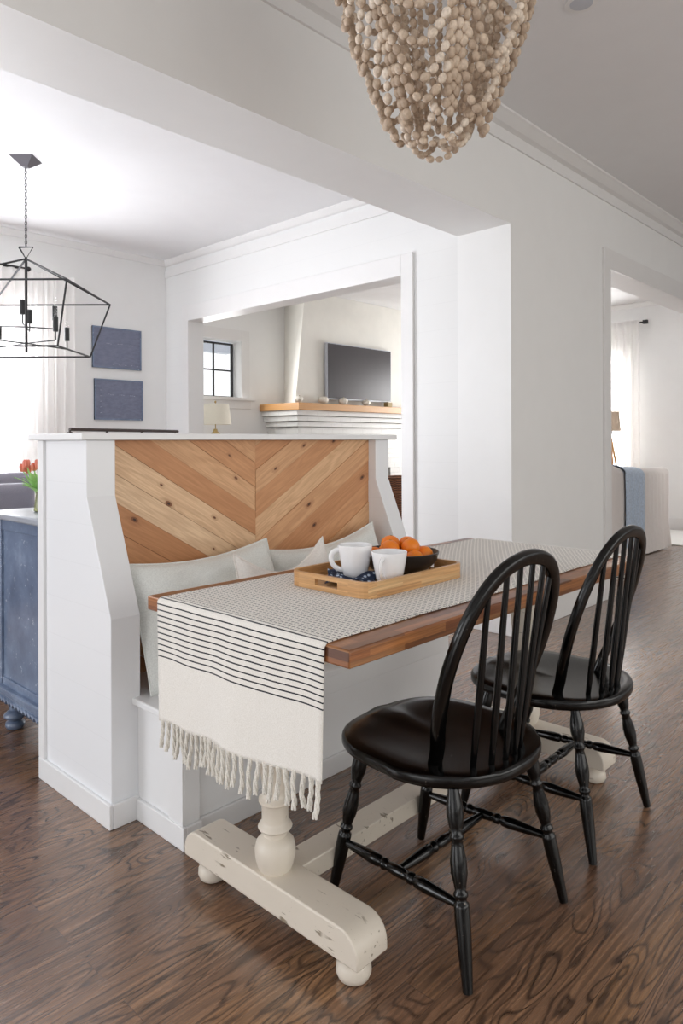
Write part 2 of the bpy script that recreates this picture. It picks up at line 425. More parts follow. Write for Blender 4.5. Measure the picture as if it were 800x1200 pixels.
def sheer():
    t = NT('sheer_curtain')
    d = t.node('ShaderNodeBsdfDiffuse', i_Color=srgb('#f6f4f2')); tr = t.node('ShaderNodeBsdfTranslucent', i_Color=srgb('#f8f6f4'))
    tp = t.node('ShaderNodeBsdfTransparent'); m = t.node('ShaderNodeMixShader', i_0=.5); t.set(m.inputs[1], d.outputs[0]); t.set(m.inputs[2], tr.outputs[0])
    m2 = t.node('ShaderNodeMixShader', i_0=.12); t.set(m2.inputs[1], m.outputs[0]); t.set(m2.inputs[2], tp.outputs[0])
    t.t.links.new(m2.outputs[0], t.o.inputs[0]); return t.m
M['sheer'] = sheer()
def glass():
    t = NT('window_glass')
    g = t.node('ShaderNodeBsdfGlossy', i_Roughness=.02); tp = t.node('ShaderNodeBsdfTransparent'); m = t.node('ShaderNodeMixShader', i_0=.06)
    t.set(m.inputs[1], tp.outputs[0]); t.set(m.inputs[2], g.outputs[0]); t.t.links.new(m.outputs[0], t.o.inputs[0]); return t.m
M['glass'] = glass()
def vaseglass():
    t = NT('vase_glass'); t.set_b(srgb('#b5b98f'), .1); t.b.inputs['Transmission Weight'].default_value = .6; return t.m
M['vase'] = vaseglass()
M['siding'] = shiplap('neighbour_siding', '#a9aeb8', pitch=.15)

# ------------------------------------------------------------------ setting
YW = 2.267; YB = 2.665; ZB = 2.585; ZC = 3.2; XR = 3.935; ZD = 3.04; XL = 10.11; YL = 7.145
S('floor', B(-3.6, 10.4, -3.4, 7.4, -.1, 0), M['floor'], smooth=False)
S('ceiling', B(-3.6, 10.4, -3.4, YW, ZC, ZC+.1), M['ceiling'], smooth=False)
S('ceiling', B(-3.6, XR+.03, YB, 6.3, ZD, ZD+.1), M['ceiling'], smooth=False)
S('ceiling', B(XR+.165, 10.4, 2.52, 7.4, 3.16, 3.26), M['ceiling'], smooth=False)
# wall with the wide opening: beam + pillar + wall to the right with the doorway
S('wall_beam', B(-3.6, XR, YW, YB, ZB, ZC+.1), M['wall'], smooth=False)
w = MB(); DX0 = 5.405; DX1 = 8.2; DZ = 2.553; YT = 2.5
w.box(XR, XR+.165, YW, YB, 0, ZC+.1)
w.box(XR+.165, DX0, YW, YT, 0, ZC+.1); w.box(DX0, DX1, YW, YT, DZ, ZC+.1); w.box(DX1, 10.4, YW, YT, 0, ZC+.1)
S('wall_right', w, M['wall'], smooth=False)
# doorway casing
w = MB(); w.box(DX0-.105, DX0, YW-.02, YW, 0, DZ+.155); w.box(DX0, DX1, YW-.02, YW, DZ, DZ+.155); w.box(DX1, DX1+.105, YW-.02, YW, 0, DZ+.155)
w.box(DX0-.004, DX0+.012, YW-.02, YT+.005, 0, DZ)
S('trim_1', w, M['trim'], smooth=False, bevel=.003)
# crown: frieze board + sloped moulding
S('trim_2', MB().prism([(YW-.014, 3.068), (YW, 3.068), (YW, ZC), (YW-.115, ZC), (YW-.115, 3.186), (YW-.10, 3.18), (YW-.05, 3.15), (YW-.03, 3.147), (YW-.014, 3.143)], -3.6, 10.4, 'x'), M['trim'], smooth=False)
S('baseboard_right', MB().box(XR-.005, DX0-.105, YW-.018, YW, 0, .16).box(XR-.018, XR, YW-.018, YB, 0, .16), M['trim'], smooth=False, bevel=.004)
# dining room right wall with the cased opening to the living room
OY0 = 3.14; OY1 = 5.77; OZ = 2.40; XT = XR+.175
w = MB(); w.box(XR+.012, XT, YB, OY0, 0, 3.3); w.box(XR+.012, XT, OY1, 7.4, 0, 3.3); w.box(XR+.012, XT, OY0, OY1, OZ, 3.3)
S('wall_dining_right', w, M['shiplap'], smooth=False)
w = MB(); w.box(XR-.008, XR+.012, OY0-.105, OY0, 0, OZ+.15); w.box(XR-.008, XR+.012, OY1, OY1+.10, 0, OZ+.15); w.box(XR-.008, XR+.012, OY0, OY1, OZ, OZ+.15)
S('trim_3', w, M['trim'], smooth=False, bevel=.003)
# crown in the dining room
def crown(y_or_x, axis, a, b, z, sgn):
    p = [(0, z-.05), (0, z), (-.06*sgn, z), (-.06*sgn, z-.008), (-.02*sgn, z-.045)]
    p = [(y_or_x+q[0], q[1]) for q in p]
    return MB().prism(p, a, b, axis)
S('trim_4', crown(6.18, 'x', -3.6, XR+.012, ZD, 1), M['trim'], smooth=False)
c = MB().prism([(XR+.012-q[0], q[1]) for q in [(0, ZD-.05), (0, ZD), (.06, ZD), (.06, ZD-.008), (.02, ZD-.045)]], YB, 6.18, 'y')
c.box(XR+.0, XR+.012, YB, 6.18, 2.88, 2.955)
S('trim_5', c, M['trim'], smooth=False)
# dining far wall with window
WX0, WX1, WZ0, WZ1 = 1.0, 2.62, .62, 2.45
w = MB(); Y0 = 6.18; Y1 = 6.35
w.box(-3.6, WX0, Y0, Y1, 0, 3.3); w.box(WX1, XR+.012, Y0, Y1, 0, 3.3); w.box(WX0, WX1, Y0, Y1, 0, WZ0); w.box(WX0, WX1, Y0, Y1, WZ1, 3.3)
S('wall_dining_far', w, M['wall'], smooth=False)
def window(name, axis, a0, a1, z0, z1, p, fm, nx, nz, fw=.05, dep=.05, mun=.022):
    """sash in the plane p (y or x), spanning a0..a1"""
    def bb(m, u0, u1, w0, w1, q0, q1):
        if axis == 'y': m.box(u0, u1, q0, q1, w0, w1)
        else: m.box(q0, q1, u0, u1, w0, w1)
    m = MB()
    bb(m, a0, a0+fw, z0, z1, p, p+dep); bb(m, a1-fw, a1, z0, z1, p, p+dep); bb(m, a0+fw, a1-fw, z0, z0+fw, p, p+dep); bb(m, a0+fw, a1-fw, z1-fw, z1, p, p+dep)
    for i in range(1, nx):
        u = a0+fw+(a1-a0-2*fw)*i/nx; bb(m, u-mun/2, u+mun/2, z0+fw, z1-fw, p+.008, p+dep-.008)
    for i in range(1, nz):
        z = z0+fw+(z1-z0-2*fw)*i/nz; bb(m, a0+fw, a1-fw, z-mun/2, z+mun/2, p+.01, p+dep-.01)
    o = S(name, m, fm, smooth=False)
    g = MB(); bb(g, a0+fw, a1-fw, z0+fw, z1-fw, p+dep/2-.002, p+dep/2+.002)
    g.build('pane', M['glass'], o, smooth=False, kind='structure')
    return o
window('window_1', 'y', WX0, WX1, WZ0, WZ1, 6.25, M['trim'], 2, 2)
w = MB(); w.box(WX1, WX1+.1, Y0-.02, Y0, WZ0-.1, WZ1+.1); w.box(WX0-.1, WX0, Y0-.02, Y0, WZ0-.1, WZ1+.1); w.box(WX0, WX1, Y0-.02, Y0, WZ1, WZ1+.1); w.box(WX0, WX1, Y0-.05, Y0, WZ0-.1, WZ0)
S('trim_6', w, M['trim'], smooth=False)
S('baseboard_dining', B(-3.6, XR+.012, 6.162, 6.18, 0, .16), M['trim'], smooth=False)
# living room
LW0, LW1, LZ0, LZ1 = 4.75, 5.66, 1.79, 2.51
w = MB()
w.box(XT, LW0, YL, YL+.2, 0, 3.3); w.box(LW1, 10.4, YL, YL+.2, 0, 3.3); w.box(LW0, LW1, YL, YL+.2, 0, LZ0); w.box(LW0, LW1, YL, YL+.2, LZ1, 3.3)
S('wall_living_far', w, M['wall'], smooth=False)
window('window_2', 'y', LW0+.02, LW1-.02, LZ0, LZ1-.02, YL+.13, M['metal'], 3, 2, .022, .035, .018)
w = MB(); w.box(LW1+.002, LW1+.13, YL-.02, YL, LZ0, LZ1+.14); w.box(LW0-.13, LW0, YL-.02, YL, LZ0, LZ1+.14); w.box(LW0, LW1, YL-.02, YL, LZ1, LZ1+.14)
w.box(LW0-.16, LW1+.2, YL-.06, YL, LZ0-.035, LZ0); w.box(LW0-.13, LW1+.15, YL-.02, YL, LZ0-.14, LZ0-.035)
S('trim_7', w, M['trim'], smooth=False)
RW0, RW1, RZ0, RZ1 = 4.02, 5.6, .55, 2.55
w = MB(); w.box(XL, XL+.2, YT, RW0, 0, 3.3); w.box(XL, XL+.2, RW1, 7.4, 0, 3.3); w.box(XL, XL+.2, RW0, RW1, 0, RZ0); w.box(XL, XL+.2, RW0, RW1, RZ1, 3.3)
S('wall_living_right', w, M['wall'], smooth=False)
window('window_3', 'x', RW0, RW1, RZ0, RZ1, XL+.08, M['trim'], 2, 2)
c = MB().prism([(XL-q[0], q[1]) for q in [(0, 3.10), (0, 3.16), (.06, 3.16), (.06, 3.15), (.02, 3.11)]], YT, YL, 'y')
S('trim_8', c, M['trim'], smooth=False)
S('trim_9', MB().prism([(YL, 3.10), (YL, 3.16), (YL-.06, 3.16), (YL-.06, 3.15), (YL-.02, 3.11)], XT, XL, 'x'), M['trim'], smooth=False)
S('baseboard_living', B(XL-.018, XL, YT, YL, 0, .16), M['trim'], smooth=False)
# outside: neighbour's roof seen through the small window
S('wall_neighbour', B(4.2, 8.5, 11.0, 11.2, 2.95, 3.6), M['siding'], smooth=False)

# room parts that lie behind the camera: kitchen side walls with tall window openings
w = MB(); w.box(-3.6, -3.4, -3.4, 7.4, 2.5, 3.3); w.box(-3.6, -3.4, -3.4, 7.4, 0, .5)
for y in (-3.4, -.6, 2.2, 6.0): w.box(-3.6, -3.4, y, y+.5, .5, 2.5)
S('wall_left', w, M['wall'], smooth=False)
w = MB(); w.box(-3.4, 10.4, -3.6, -3.4, 2.5, 3.3); w.box(-3.4, 10.4, -3.6, -3.4, 0, .5)
for x in (-3.4, -.4, 2.6, 5.6, 9.6): w.box(x, x+.8, -3.6, -3.4, .5, 2.5)
S('wall_back', w, M['wall'], smooth=False)
S('wall_kitchen_end', B(10.2, 10.4, -3.4, YW, 0, 3.3), M['wall'], smooth=False)

# ------------------------------------------------------------------ built-in bench
bench = thing('built_in_bench', 'white built-in bench with high back and chevron cedar panel', 'bench', (1.9, 2.0, 0))
def bp(name, mb, mat, **k): return mb.build(name, mat, bench, at=(1.9, 2.0, 0), **k) if False else _bp(name, mb, mat, **k)
def _bp(name, mb, mat, **k):
    mb.v = [(p[0]-1.9, p[1]-2.0, p[2]) for p in mb.v]
    return mb.build(name, mat, bench, **k)
prof = [(2.555, 0), (2.555, 1.23), (2.222, 1.23), (2.222, 1.04), (2.065, .66), (2.065, 0)]
BX = 1.113; BX2 = 2.677
for x0, x1, sg in ((BX, BX+.104, -1), (BX2-.096, BX2, 1)):
    o = bp('end_panel', MB().prism(prof, x0, x1, 'x'), M['benchlap'], smooth=False, bevel=.003)
    b = MB(); xo = x0 if sg < 0 else x1
    b.box(min(xo, xo+sg*.012), max(xo, xo+sg*.012), 2.055, 2.575, 0, .078)
    b.box(x0+.0005, x1+.0, 2.053, 2.0651, 0, .078)
    bp('baseboard', b, M['benchw'], smooth=False, bevel=.003)
b = MB(); b.box(BX-.012, BX+.02, 2.53, 2.575, .078, 1.23)
bp('corner_trim', b, M['benchw'], smooth=False, bevel=.003)
bp('back_board', B(BX+.02, BX2, 2.555, 2.58, 0, 1.23), M['benchw'], smooth=False)
bp('top_cap', B(BX-.03, BX2+.035, 2.195, 2.61, 1.23, 1.2535), M['benchw'], smooth=False, bevel=.004)
# chevron boards: clip slanted strips to the left and right halves
def clip(poly, a, b, c):
    """keep a*x+b*y<=c ; poly list of (x, y)"""
    out = []
    for i in range(len(poly)):
        p, q = poly[i], poly[(i+1) % len(poly)]
        dp, dq = a*p[0]+b*p[1]-c, a*q[0]+b*q[1]-c
        if dp <= 0: out.append(p)
        if dp*dq < 0:
            t = dp/(dp-dq); out.append((p[0]+(q[0]-p[0])*t, p[1]+(q[1]-p[1])*t))
    return out
TONE = [[.6,.4,.5,.25,.15,.95,.85,.2], [.35,.55,.3,.6,.4,.2,.5,.7]]; tones = []
cm = MB(); yC = 2.27; xm = 1.872; sl = .60; pitchz = .1
for half, (xa, xb) in enumerate(((BX+.10, xm), (xm, BX2-.095))):
    s_ = -sl if half == 0 else sl
    L = math.hypot(1, s_); dx, dz = 1/L, s_/L
    for k in range(-14, 20):
        zlow = .935 + k*pitchz + (.0 if half == 0 else -.03)   # height of the seam at the centre line
        g = .0007
        poly = [(xa+.001, .3), (xb-.001, .3), (xb-.001, 1.229), (xa+.001, 1.229)]
        # above low seam: z - s*(x-xm) >= zlow+g
        poly = clip(poly, s_, -1, s_*xm-(zlow+g)); 
        if poly: poly = clip(poly, -s_, 1, -s_*xm+(zlow+pitchz-g))
        if len(poly) < 3: continue
        n = len(poly); dpt = .012; yk = yC-.0012*((k*7+half) % 3)
        vs = [(p[0], yk, p[1]) for p in poly] + [(p[0], yC+dpt, p[1]) for p in poly]
        tn = TONE[half][k % 8]
        fs = [tuple(range(n)), tuple(range(n, 2*n))[::-1]] + [(i, i+n, (i+1) % n+n, (i+1) % n) for i in range(n)]
        def uvof(i): 
            p = poly[i % n]; return ((p[0]*dx+p[1]*dz), (-p[0]*dz+p[1]*dx))
        cm.add(vs, fs, [[uvof(i) for i in f] for f in fs]); tones += [tn+.003*(k % 5)]*len(fs)
o = bp('chevron_panel', cm, M['cedar'], smooth=False)
at_ = o.data.attributes.new('tone', 'FLOAT', 'FACE'); at_.data.foreach_set('value', tones)
bp('panel_backing', B(BX+.1, BX2-.09, yC+.014, yC+.03, .3, 1.229), M['benchw'], smooth=False)
# seat
SF = 1.80; SX0 = 1.207; SX1 = BX2-.096
b = MB(); b.box(SX0+.0, SX0+.055, SF, 2.0649, 0, .372); b.box(SX0+.055, SX1, SF+.012, yC+.2, .0, .372)
bp('seat_box', b, M['benchw'], smooth=False, bevel=.002)
b = MB(); b.box(SX0-.008, SX0, SF, SF+.075, .07, .372)
bp('corner_stile', b, M['benchw'], smooth=False)
b = MB(); b.box(SX0+.055, SX1, SF, SF+.012, .0, .07); b.box(SX0+.055, SX1, SF+.002, SF+.012, .3, .372); b.box(SX0-.013, SX0, SF-.012, 2.053, 0, .07); b.box(SX0, SX0+.056, SF-.012, SF, 0, .07)
bp('baseboard', b, M['benchw'], smooth=False, bevel=.003)
bp('seat_top', B(SX0-.02, SX1, SF-.02, yC+.02, .372, .394), M['benchw'], smooth=False, bevel=.005)

# dark rail lying on the bench cap
r = thing('wall_rail', 'long dark metal rail lying on the back of the bench cap', 'rail', (1.5, 2.45, 1.2537))
a, b = Vector((1.122, 2.36, 0)) - Vector((1.5, 2.45, 0)), Vector((1.69, 2.56, 0)) - Vector((1.5, 2.45, 0))
r.name = 'metal_rail'
MB().tube([a+Vector((0,0,.014)), b+Vector((0,0,.014))], .006, 8).build('bar', M['brownw'], r)
for t in (.0, .3, .62, .97):
    q = a.lerp(b, t); MB().lathe([(.009, 0), (.009, .004), (.004, .006), (.004, .012)], q, 12).build('foot', M['brownw'], r)

# ------------------------------------------------------------------ pillows
def pillow(name, label, w, h, th, mat, loc, rot, sag=.0, pinch=.06, seed=1, group=None):
    rnd = random.Random(seed); ph = [rnd.uniform(0, 6) for _ in range(6)]
    m = MB(); N = 28
    def P(u, v, s):
        a, b = u*2-1, v*2-1
        ex = pinch*(1-b*b)*.5; ey = pinch*(1-a*a)*.5
        x = a*(w/2 - ex*1.0*abs(a)); z = b*(h/2 - ey*abs(b))
        if b > 0: z -= sag*h*b*(1-a*a)**1.2
        t = max(0, (1-a**4))*max(0, (1-b**4))
        y = s*th/2*(t**.55)
        y += .006*sin(7*a+ph[0]+3*b)*t + .005*sin(11*b+ph[1]-4*a)*t + s*.004*sin(16*a*b+ph[2])*t
        return (x, y, z)
    for s in (-1, 1):
        f = (lambda u, v, s=s: P(u, v, s)) if s < 0 else (lambda u, v, s=s: P(1-u, v, s))
        m.grid(f, N, N)
    o = m.build(name, mat)
    o.location = loc; o.rotation_euler = rot
    tag(o, label, 'pillow', group)
    # piping along the seam as a part
    pts = [P(t/20, 0, 0) for t in range(20)] + [P(1, t/20, 0) for t in range(20)] + [P(1-t/20, 1, 0) for t in range(20)] + [P(0, 1-t/20, 0) for t in range(21)]
    MB().tube(pts, .0035, 6, caps=False).build('piping', mat, o)
    return o
ZS = .396
pillow('throw_pillow', 'large pale grey-blue pillow leaning in the left corner of the bench', .635, .44, .15, M['linen_blue'], (1.545, 2.105, ZS+.217), (math.radians(-20), math.radians(-2.2), 0), .05, .022, 3, 'pale pillows against the bench back')
pillow('throw_pillow', 'large pale grey-blue pillow leaning in the right corner of the bench', .66, .42, .14, M['linen_blue'], (2.20, 2.125, ZS+.217), (math.radians(-17), math.radians(-5), 0), .06, .04, 5, 'pale pillows against the bench back')
pillow('throw_pillow', 'cream square pillow with dented top in front of the pale pillows', .45, .44, .12, M['linen_cream'], (1.785, 1.955, ZS+.222), (math.radians(-14), math.radians(-2), 0), .22, .01, 9)

# ------------------------------------------------------------------ table
TX0, TX1, TY0, TY1, TZ = 1.075, 2.70, 1.0, 1.785, .785
table = thing('trestle_table', 'long wooden table on distressed cream trestle legs beside the bench', 'table', (1.82, 1.36, 0))
def tp(name, mb, mat, parent=table, **k):
    mb.v = [(p[0]-1.82, p[1]-1.36, p[2]) for p in mb.v]; return mb.build(name, mat, parent, **k)
tp('tabletop', B(TX0, TX1, TY0, TY1, TZ-.04, TZ), M['walnut'], bevel=.004)
postprof = [(.040,.138),(.046,.150),(.051,.172),(.052,.190),(.048,.208),(.038,.219),(.030,.224),(.030,.231),(.036,.235),(.036,.239),(.041,.241),(.044,.246),(.041,.252),(.035,.256),
            (.034,.262),(.034,.304),(.036,.306),(.042,.311),(.042,.317),(.036,.322),(.031,.328),(.032,.345),(.038,.39),(.047,.45),(.054,.52),(.056,.57),(.052,.62),(.042,.655),(.034,.67),(.034,.68),(.044,.685),(.05,.695),(.05,.70)]
for px in (1.182, 2.46):
    o = tp('trestle_post', MB().lathe(postprof, (px, 1.36, 0), 32), M['cream'], ang=50)
    fb = []
    for sgn in (-1, 1):
        pass
    # shaped foot beam: rounded noses at the ends
    yc, hl = 1.36, .328
    pts = [(yc-hl, .062), (yc+hl, .062)]
    def nose(s_):
        L = []
        for i in range(9):
            a = PI/2*i/8
            L.append((yc+s_*(hl-.055+.055*sin(a)), .085+.055*cos(a)))
        return L
    rgt = nose(1)[::-1]; lft = nose(-1)
    outline = [(yc-hl, .064), (yc+hl, .064)] + rgt + lft
    tp('foot_beam', MB().prism(outline, px-.052, px+.052, 'x'), M['cream'], bevel=.004, ang=25)
    for by in (1.09, 1.625):
        tp('bun_foot', MB().lathe([(.026,0),(.036,.006),(.041,.018),(.040,.032),(.033,.044),(.022,.050),(.020,.055),(.026,.060),(.026,.066)], (px-.0, by+.0, 0), 24), M['cream'], ang=50)
    tp('top_cleat', B(px-.045, px+.045, 1.16, 1.56, .70, .744), M['cream'], bevel=.004)
tp('stretcher', B(1.232, 2.408, 1.315, 1.395, .085, .137), M['cream'], bevel=.003)

# runner (UV x = metres along the cloth)
RY0, RY1 = 1.068, 1.722
Z0n, Z0f = .455, .68
path = []
Ln = TZ+.003-Z0n; topL = TX1-TX0; Lf = TZ+.003-Z0f
tot = Ln+topL+Lf
def runner_pt(s, v):
    zt = TZ+.0035; r = .008
    y = RY0+(RY1-RY0)*v
    if s < Ln:
        d = 1-s/Ln                      # 1 at the hem
        z = zt-(Ln-s); 
        fold = .010*sin(v*9.0+.6)*d + .004*sin(v*21+1)*d
        x = TX0-.006 - .012*d + fold - (r if s < Ln-.01 else 0)*.0
        yc = (RY0+RY1)/2; y = yc+(y-yc)*(1-.085*d*(.25+.75*v))
        z += .030*d*(1-v)+.004*d*sin(v*14)
        if s > Ln-.012:
            t = (s-(Ln-.012))/.012; x = x + (TX0+.004-x)*t*t
        return (x, y, z)
    if s > Ln+topL:
        d = (s-Ln-topL)/Lf
        x = TX1+.006+.01*d+.010*sin(v*8)*d
        if d < .04: x = TX1-.003+(x-TX1+.003)*(d/.04)
        return (x, y, zt-(s-Ln-topL))
    x = TX0+.004+(s-Ln)*(topL-.008)/topL
    return (x, y+.003*sin(x*6), zt+.0006*sin(x*23+v*5))
ss = [Ln*i/30 for i in range(30)] + [Ln-.012+.012*i/4 for i in range(1, 4)] + [Ln+topL*i/50 for i in range(51)] + [Ln+topL+Lf*i/12 for i in range(1, 13)]
ss = sorted(set(ss)); NV = 40
vs = [runner_pt(s, j/NV) for s in ss for j in range(NV+1)]; fs = []; uvs = []
for i in range(len(ss)-1):
    for j in range(NV):
        a = i*(NV+1)+j; fs.append((a, a+1, a+NV+2, a+NV+1))
        uvs.append([(ss[i], (j)/NV*.654), (ss[i], (j+1)/NV*.654), (ss[i+1], (j+1)/NV*.654), (ss[i+1], j/NV*.654)])
rm = MB().add(vs, fs, uvs)
RO = (1.82, 1.36, TZ+.0035)
runner = rm.build('table_runner', M['runner'], at=RO, solid=.0028, ang=60)
tag(runner, 'cream table runner with thin black stripes and fringed ends on the table', 'table runner')
for j in range(27):
    v = (j+.5)/27; p = Vector(runner_pt(0, v)); rr = random.uniform
    L = .085+rr(-.012, .012); sx, sy = rr(-.010, .004), rr(-.006, .006)
    m = MB()
    for st in range(3):
        pts = []
        for i in range(9):
            t = i/8; a = t*7+st*2.1
            sp = .0026*(1+.5*t)
            pts.append(p + Vector((sx*t*t + cos(a)*sp + .002*sin(t*5+j), sy*t*t + sin(a)*sp + .002*sin(t*6+j*2), .004-L*t)) - Vector(RO))
        m.tube(pts, [.0034, .0036, .0034, .0032, .0031, .0031, .0033, .0036, .0027], 6)
    m.build('tassel', M['fringe'], runner)

# ------------------------------------------------------------------ tray, mugs, bowl, oranges
TT = TZ+.0055
def rrect(x0, x1, y0, y1, r, n=6):
    out = []
    for cx, cy, a0 in ((x1-r, y0+r, -PI/2), (x1-r, y1-r, 0), (x0+r, y1-r, PI/2), (x0+r, y0+r, PI)):
        for i in range(n+1):
            a = a0+PI/2*i/n; out.append((cx+r*cos(a), cy+r*sin(a)))
    return out
tray = thing('serving_tray', 'light wooden serving tray with cut-out handles on the striped runner', 'tray', (1.668, 1.424, TT), 0)
hx, hy = .235, .163
MB().prism(rrect(-hx+.004, hx-.004, -hy+.004, hy-.004, .042), 0, .008, 'z').build('tray_base', M['acacia'], tray, bevel=.001)
# rim: wall built in segments around the outline so the end walls carry a handle slot
def rimwall(outer, inner, z0, z1):
    n = len(outer); vs = []; fs = []
    for o_, i_ in zip(outer, inner): vs += [(o_[0], o_[1], z0), (o_[0], o_[1], z1), (i_[0], i_[1], z1), (i_[0], i_[1], z0)]
    for k in range(n):
        a = 4*k; b = 4*((k+1) % n)
        fs += [(a, b, b+1, a+1), (a+1, b+1, b+2, a+2), (a+2, b+2, b+3, a+3), (a+3, b+3, b, a)]
    return vs, fs
def dense(r_, inset):
    base = rrect(-hx+inset, hx-inset, -hy+inset, hy-inset, .046-inset, 6); out = []
    hs = .045
    for i in range(len(base)):
        p, q = base[i], base[(i+1) % len(base)]; out.append(p)
        if abs(p[0]-q[0]) < 1e-6 and abs(p[1]-q[1]) > .1:      # straight end wall: add slot limits
            s_ = 1 if q[1] > p[1] else -1
            out += [(p[0], -hs*s_), (p[0], hs*s_)]
    return out
oo, ii = dense(0, 0), dense(0, .011)
m = MB(); n = len(oo)
def ringseg(z0, z1, skip):
    vs, fs = [], []
    for k in range(n):
        l = (k+1) % n
        if skip and abs(oo[k][0]-oo[l][0]) < 1e-6 and abs(abs(oo[k][1])-.045) < 1e-6 and abs(abs(oo[l][1])-.045) < 1e-6: continue
        a = len(vs)
        for P_, Q_ in ((oo[k], ii[k]), (oo[l], ii[l])):
            vs += [(P_[0], P_[1], z0), (P_[0], P_[1], z1), (Q_[0], Q_[1], z1), (Q_[0], Q_[1], z0)]
        fs += [(a, a+4, a+5, a+1), (a+1, a+5, a+6, a+2), (a+2, a+6, a+7, a+3), (a+3, a+7, a+4, a), (a, a+1, a+2, a+3), (a+4, a+7, a+6, a+5)]
    m.add(vs, fs)
ringseg(.0, .014, False); ringseg(.014, .032, True); ringseg(.032, .045, False)
m.build('tray_rim', M['acacia'], tray, ang=30)

nap = MB()
def npt(u, v):
    a, b = u-.5, v-.5
    rr_ = min(1, math.hypot(a*.17-.02, b*.17-.01)/.07)**3; h = .004+(.016*abs(sin(9*a+2*b))*(1-4*a*a) + .012*abs(sin(7*b+a*3+1)))*(.15+.85*rr_) 
    return (a*.155*(1+.12*sin(b*6)), b*.155*(1+.1*sin(a*5)), h)
nap.grid(npt, 26, 26)
o = nap.build('napkin', M['napkin'], solid=.003); o.location = (1.572, 1.446, TT+.0095); o.rotation_euler = (0, 0, .6)
tag(o, 'crumpled navy patterned napkin under the left white mug', 'napkin')

def mug(label, loc, rz):
    t = thing('mug', label, 'mug', loc, rz, 'white mugs on the tray')
    R = lambda z: .034+.018*(z/.085)**.8 if z > 0 else .034
    prof = [(0.001, 0), (.032, 0), (.0355, .003)] + [(R(z), z) for z in (.012, .03, .05, .07, .09)] + [(.0530, .0965), (.0512, .0975), (.0495, .0965)] + [(R(z)-.004, z) for z in (.085, .06, .035, .015)] + [(.029, .009), (.001, .009)]
    MB().lathe(prof, (0,0,0), 40).build('mug_body', M['ceramic'], t, ang=60)
    pts = []
    for i in range(15):
        a = PI*i/14
        pts.append((.040+.006*cos(a)+.034*sin(a)**.8, 0, .052+.030*cos(a)))
    MB().tube(pts, .0052, 10, squash=1.5, up=(0,1,0)).build('handle', M['ceramic'], t)
    return t
mug('white ceramic mug at the left of the tray, on the navy napkin', (1.588, 1.452, TT+.020), math.radians(143))
mug('white ceramic mug in the middle of the tray, beside the fruit bowl', (1.61, 1.335, TT+.0085), math.radians(200))

BC = Vector((1.772, 1.428, TT+.0082))
o = MB().lathe([(.001,0),(.055,0),(.06,.006),(.095,.018),(.118,.040),(.127,.066),(.128,.071),(.125,.072),(.120,.064),(.110,.040),(.085,.020),(.05,.011),(.001,.010)], (0,0,0), 44).build('fruit_bowl', M['bowlm'], ang=60)
o.location = BC; tag(o, 'dark stoneware bowl of oranges at the right end of the tray', 'bowl')
def mk_orange(loc, r):
    def dim(p, th, ph): 
        q = p.copy(); 
        if ph < .3: q.z *= .93
        return q
    t = MB().ell((0,0,0), r, r, r*.92, nu=20, nv=14).build('orange', M['orange']); t.location = loc; t.rotation_euler = (random.uniform(-.5,.5), random.uniform(-.5,.5), 0)
    s_ = MB().lathe([(.004, r*.90), (.0045, r*.93), (.001, r*.94)], (0,0,0), 6); s_.build('stem_button', M['stem'], t)
    return t
R_ = .031
spots = [(-.078,-.028,.056),(-.014,-.072,.054),(.055,-.055,.056),(.080,.020,.056),(.030,.076,.054),(-.050,.060,.054),(.0,.0,.044),(-.046,.000,.082),(.008,-.040,.085),(.052,.006,.083),(.000,.036,.088)]
labs = ['orange low at the left of the fruit bowl, nearest the middle mug', 'orange low at the front of the dark bowl', 'orange low at the front right of the dark bowl', 'orange at the right rim of the dark bowl', 'orange low at the back of the dark bowl', 'orange low at the back left of the dark bowl', 'orange buried in the middle of the bowl under the others', 'orange at the left of the top layer in the bowl', 'orange at the front of the top layer in the bowl', 'orange at the right of the top layer in the bowl', 'orange at the back of the top layer, highest of the pile']
for (x, y, z), l in zip(spots, labs):
    o = mk_orange(BC+Vector((x, y, z)), R_*random.uniform(.95, 1.05)); tag(o, l, 'orange', 'oranges in the dark bowl')

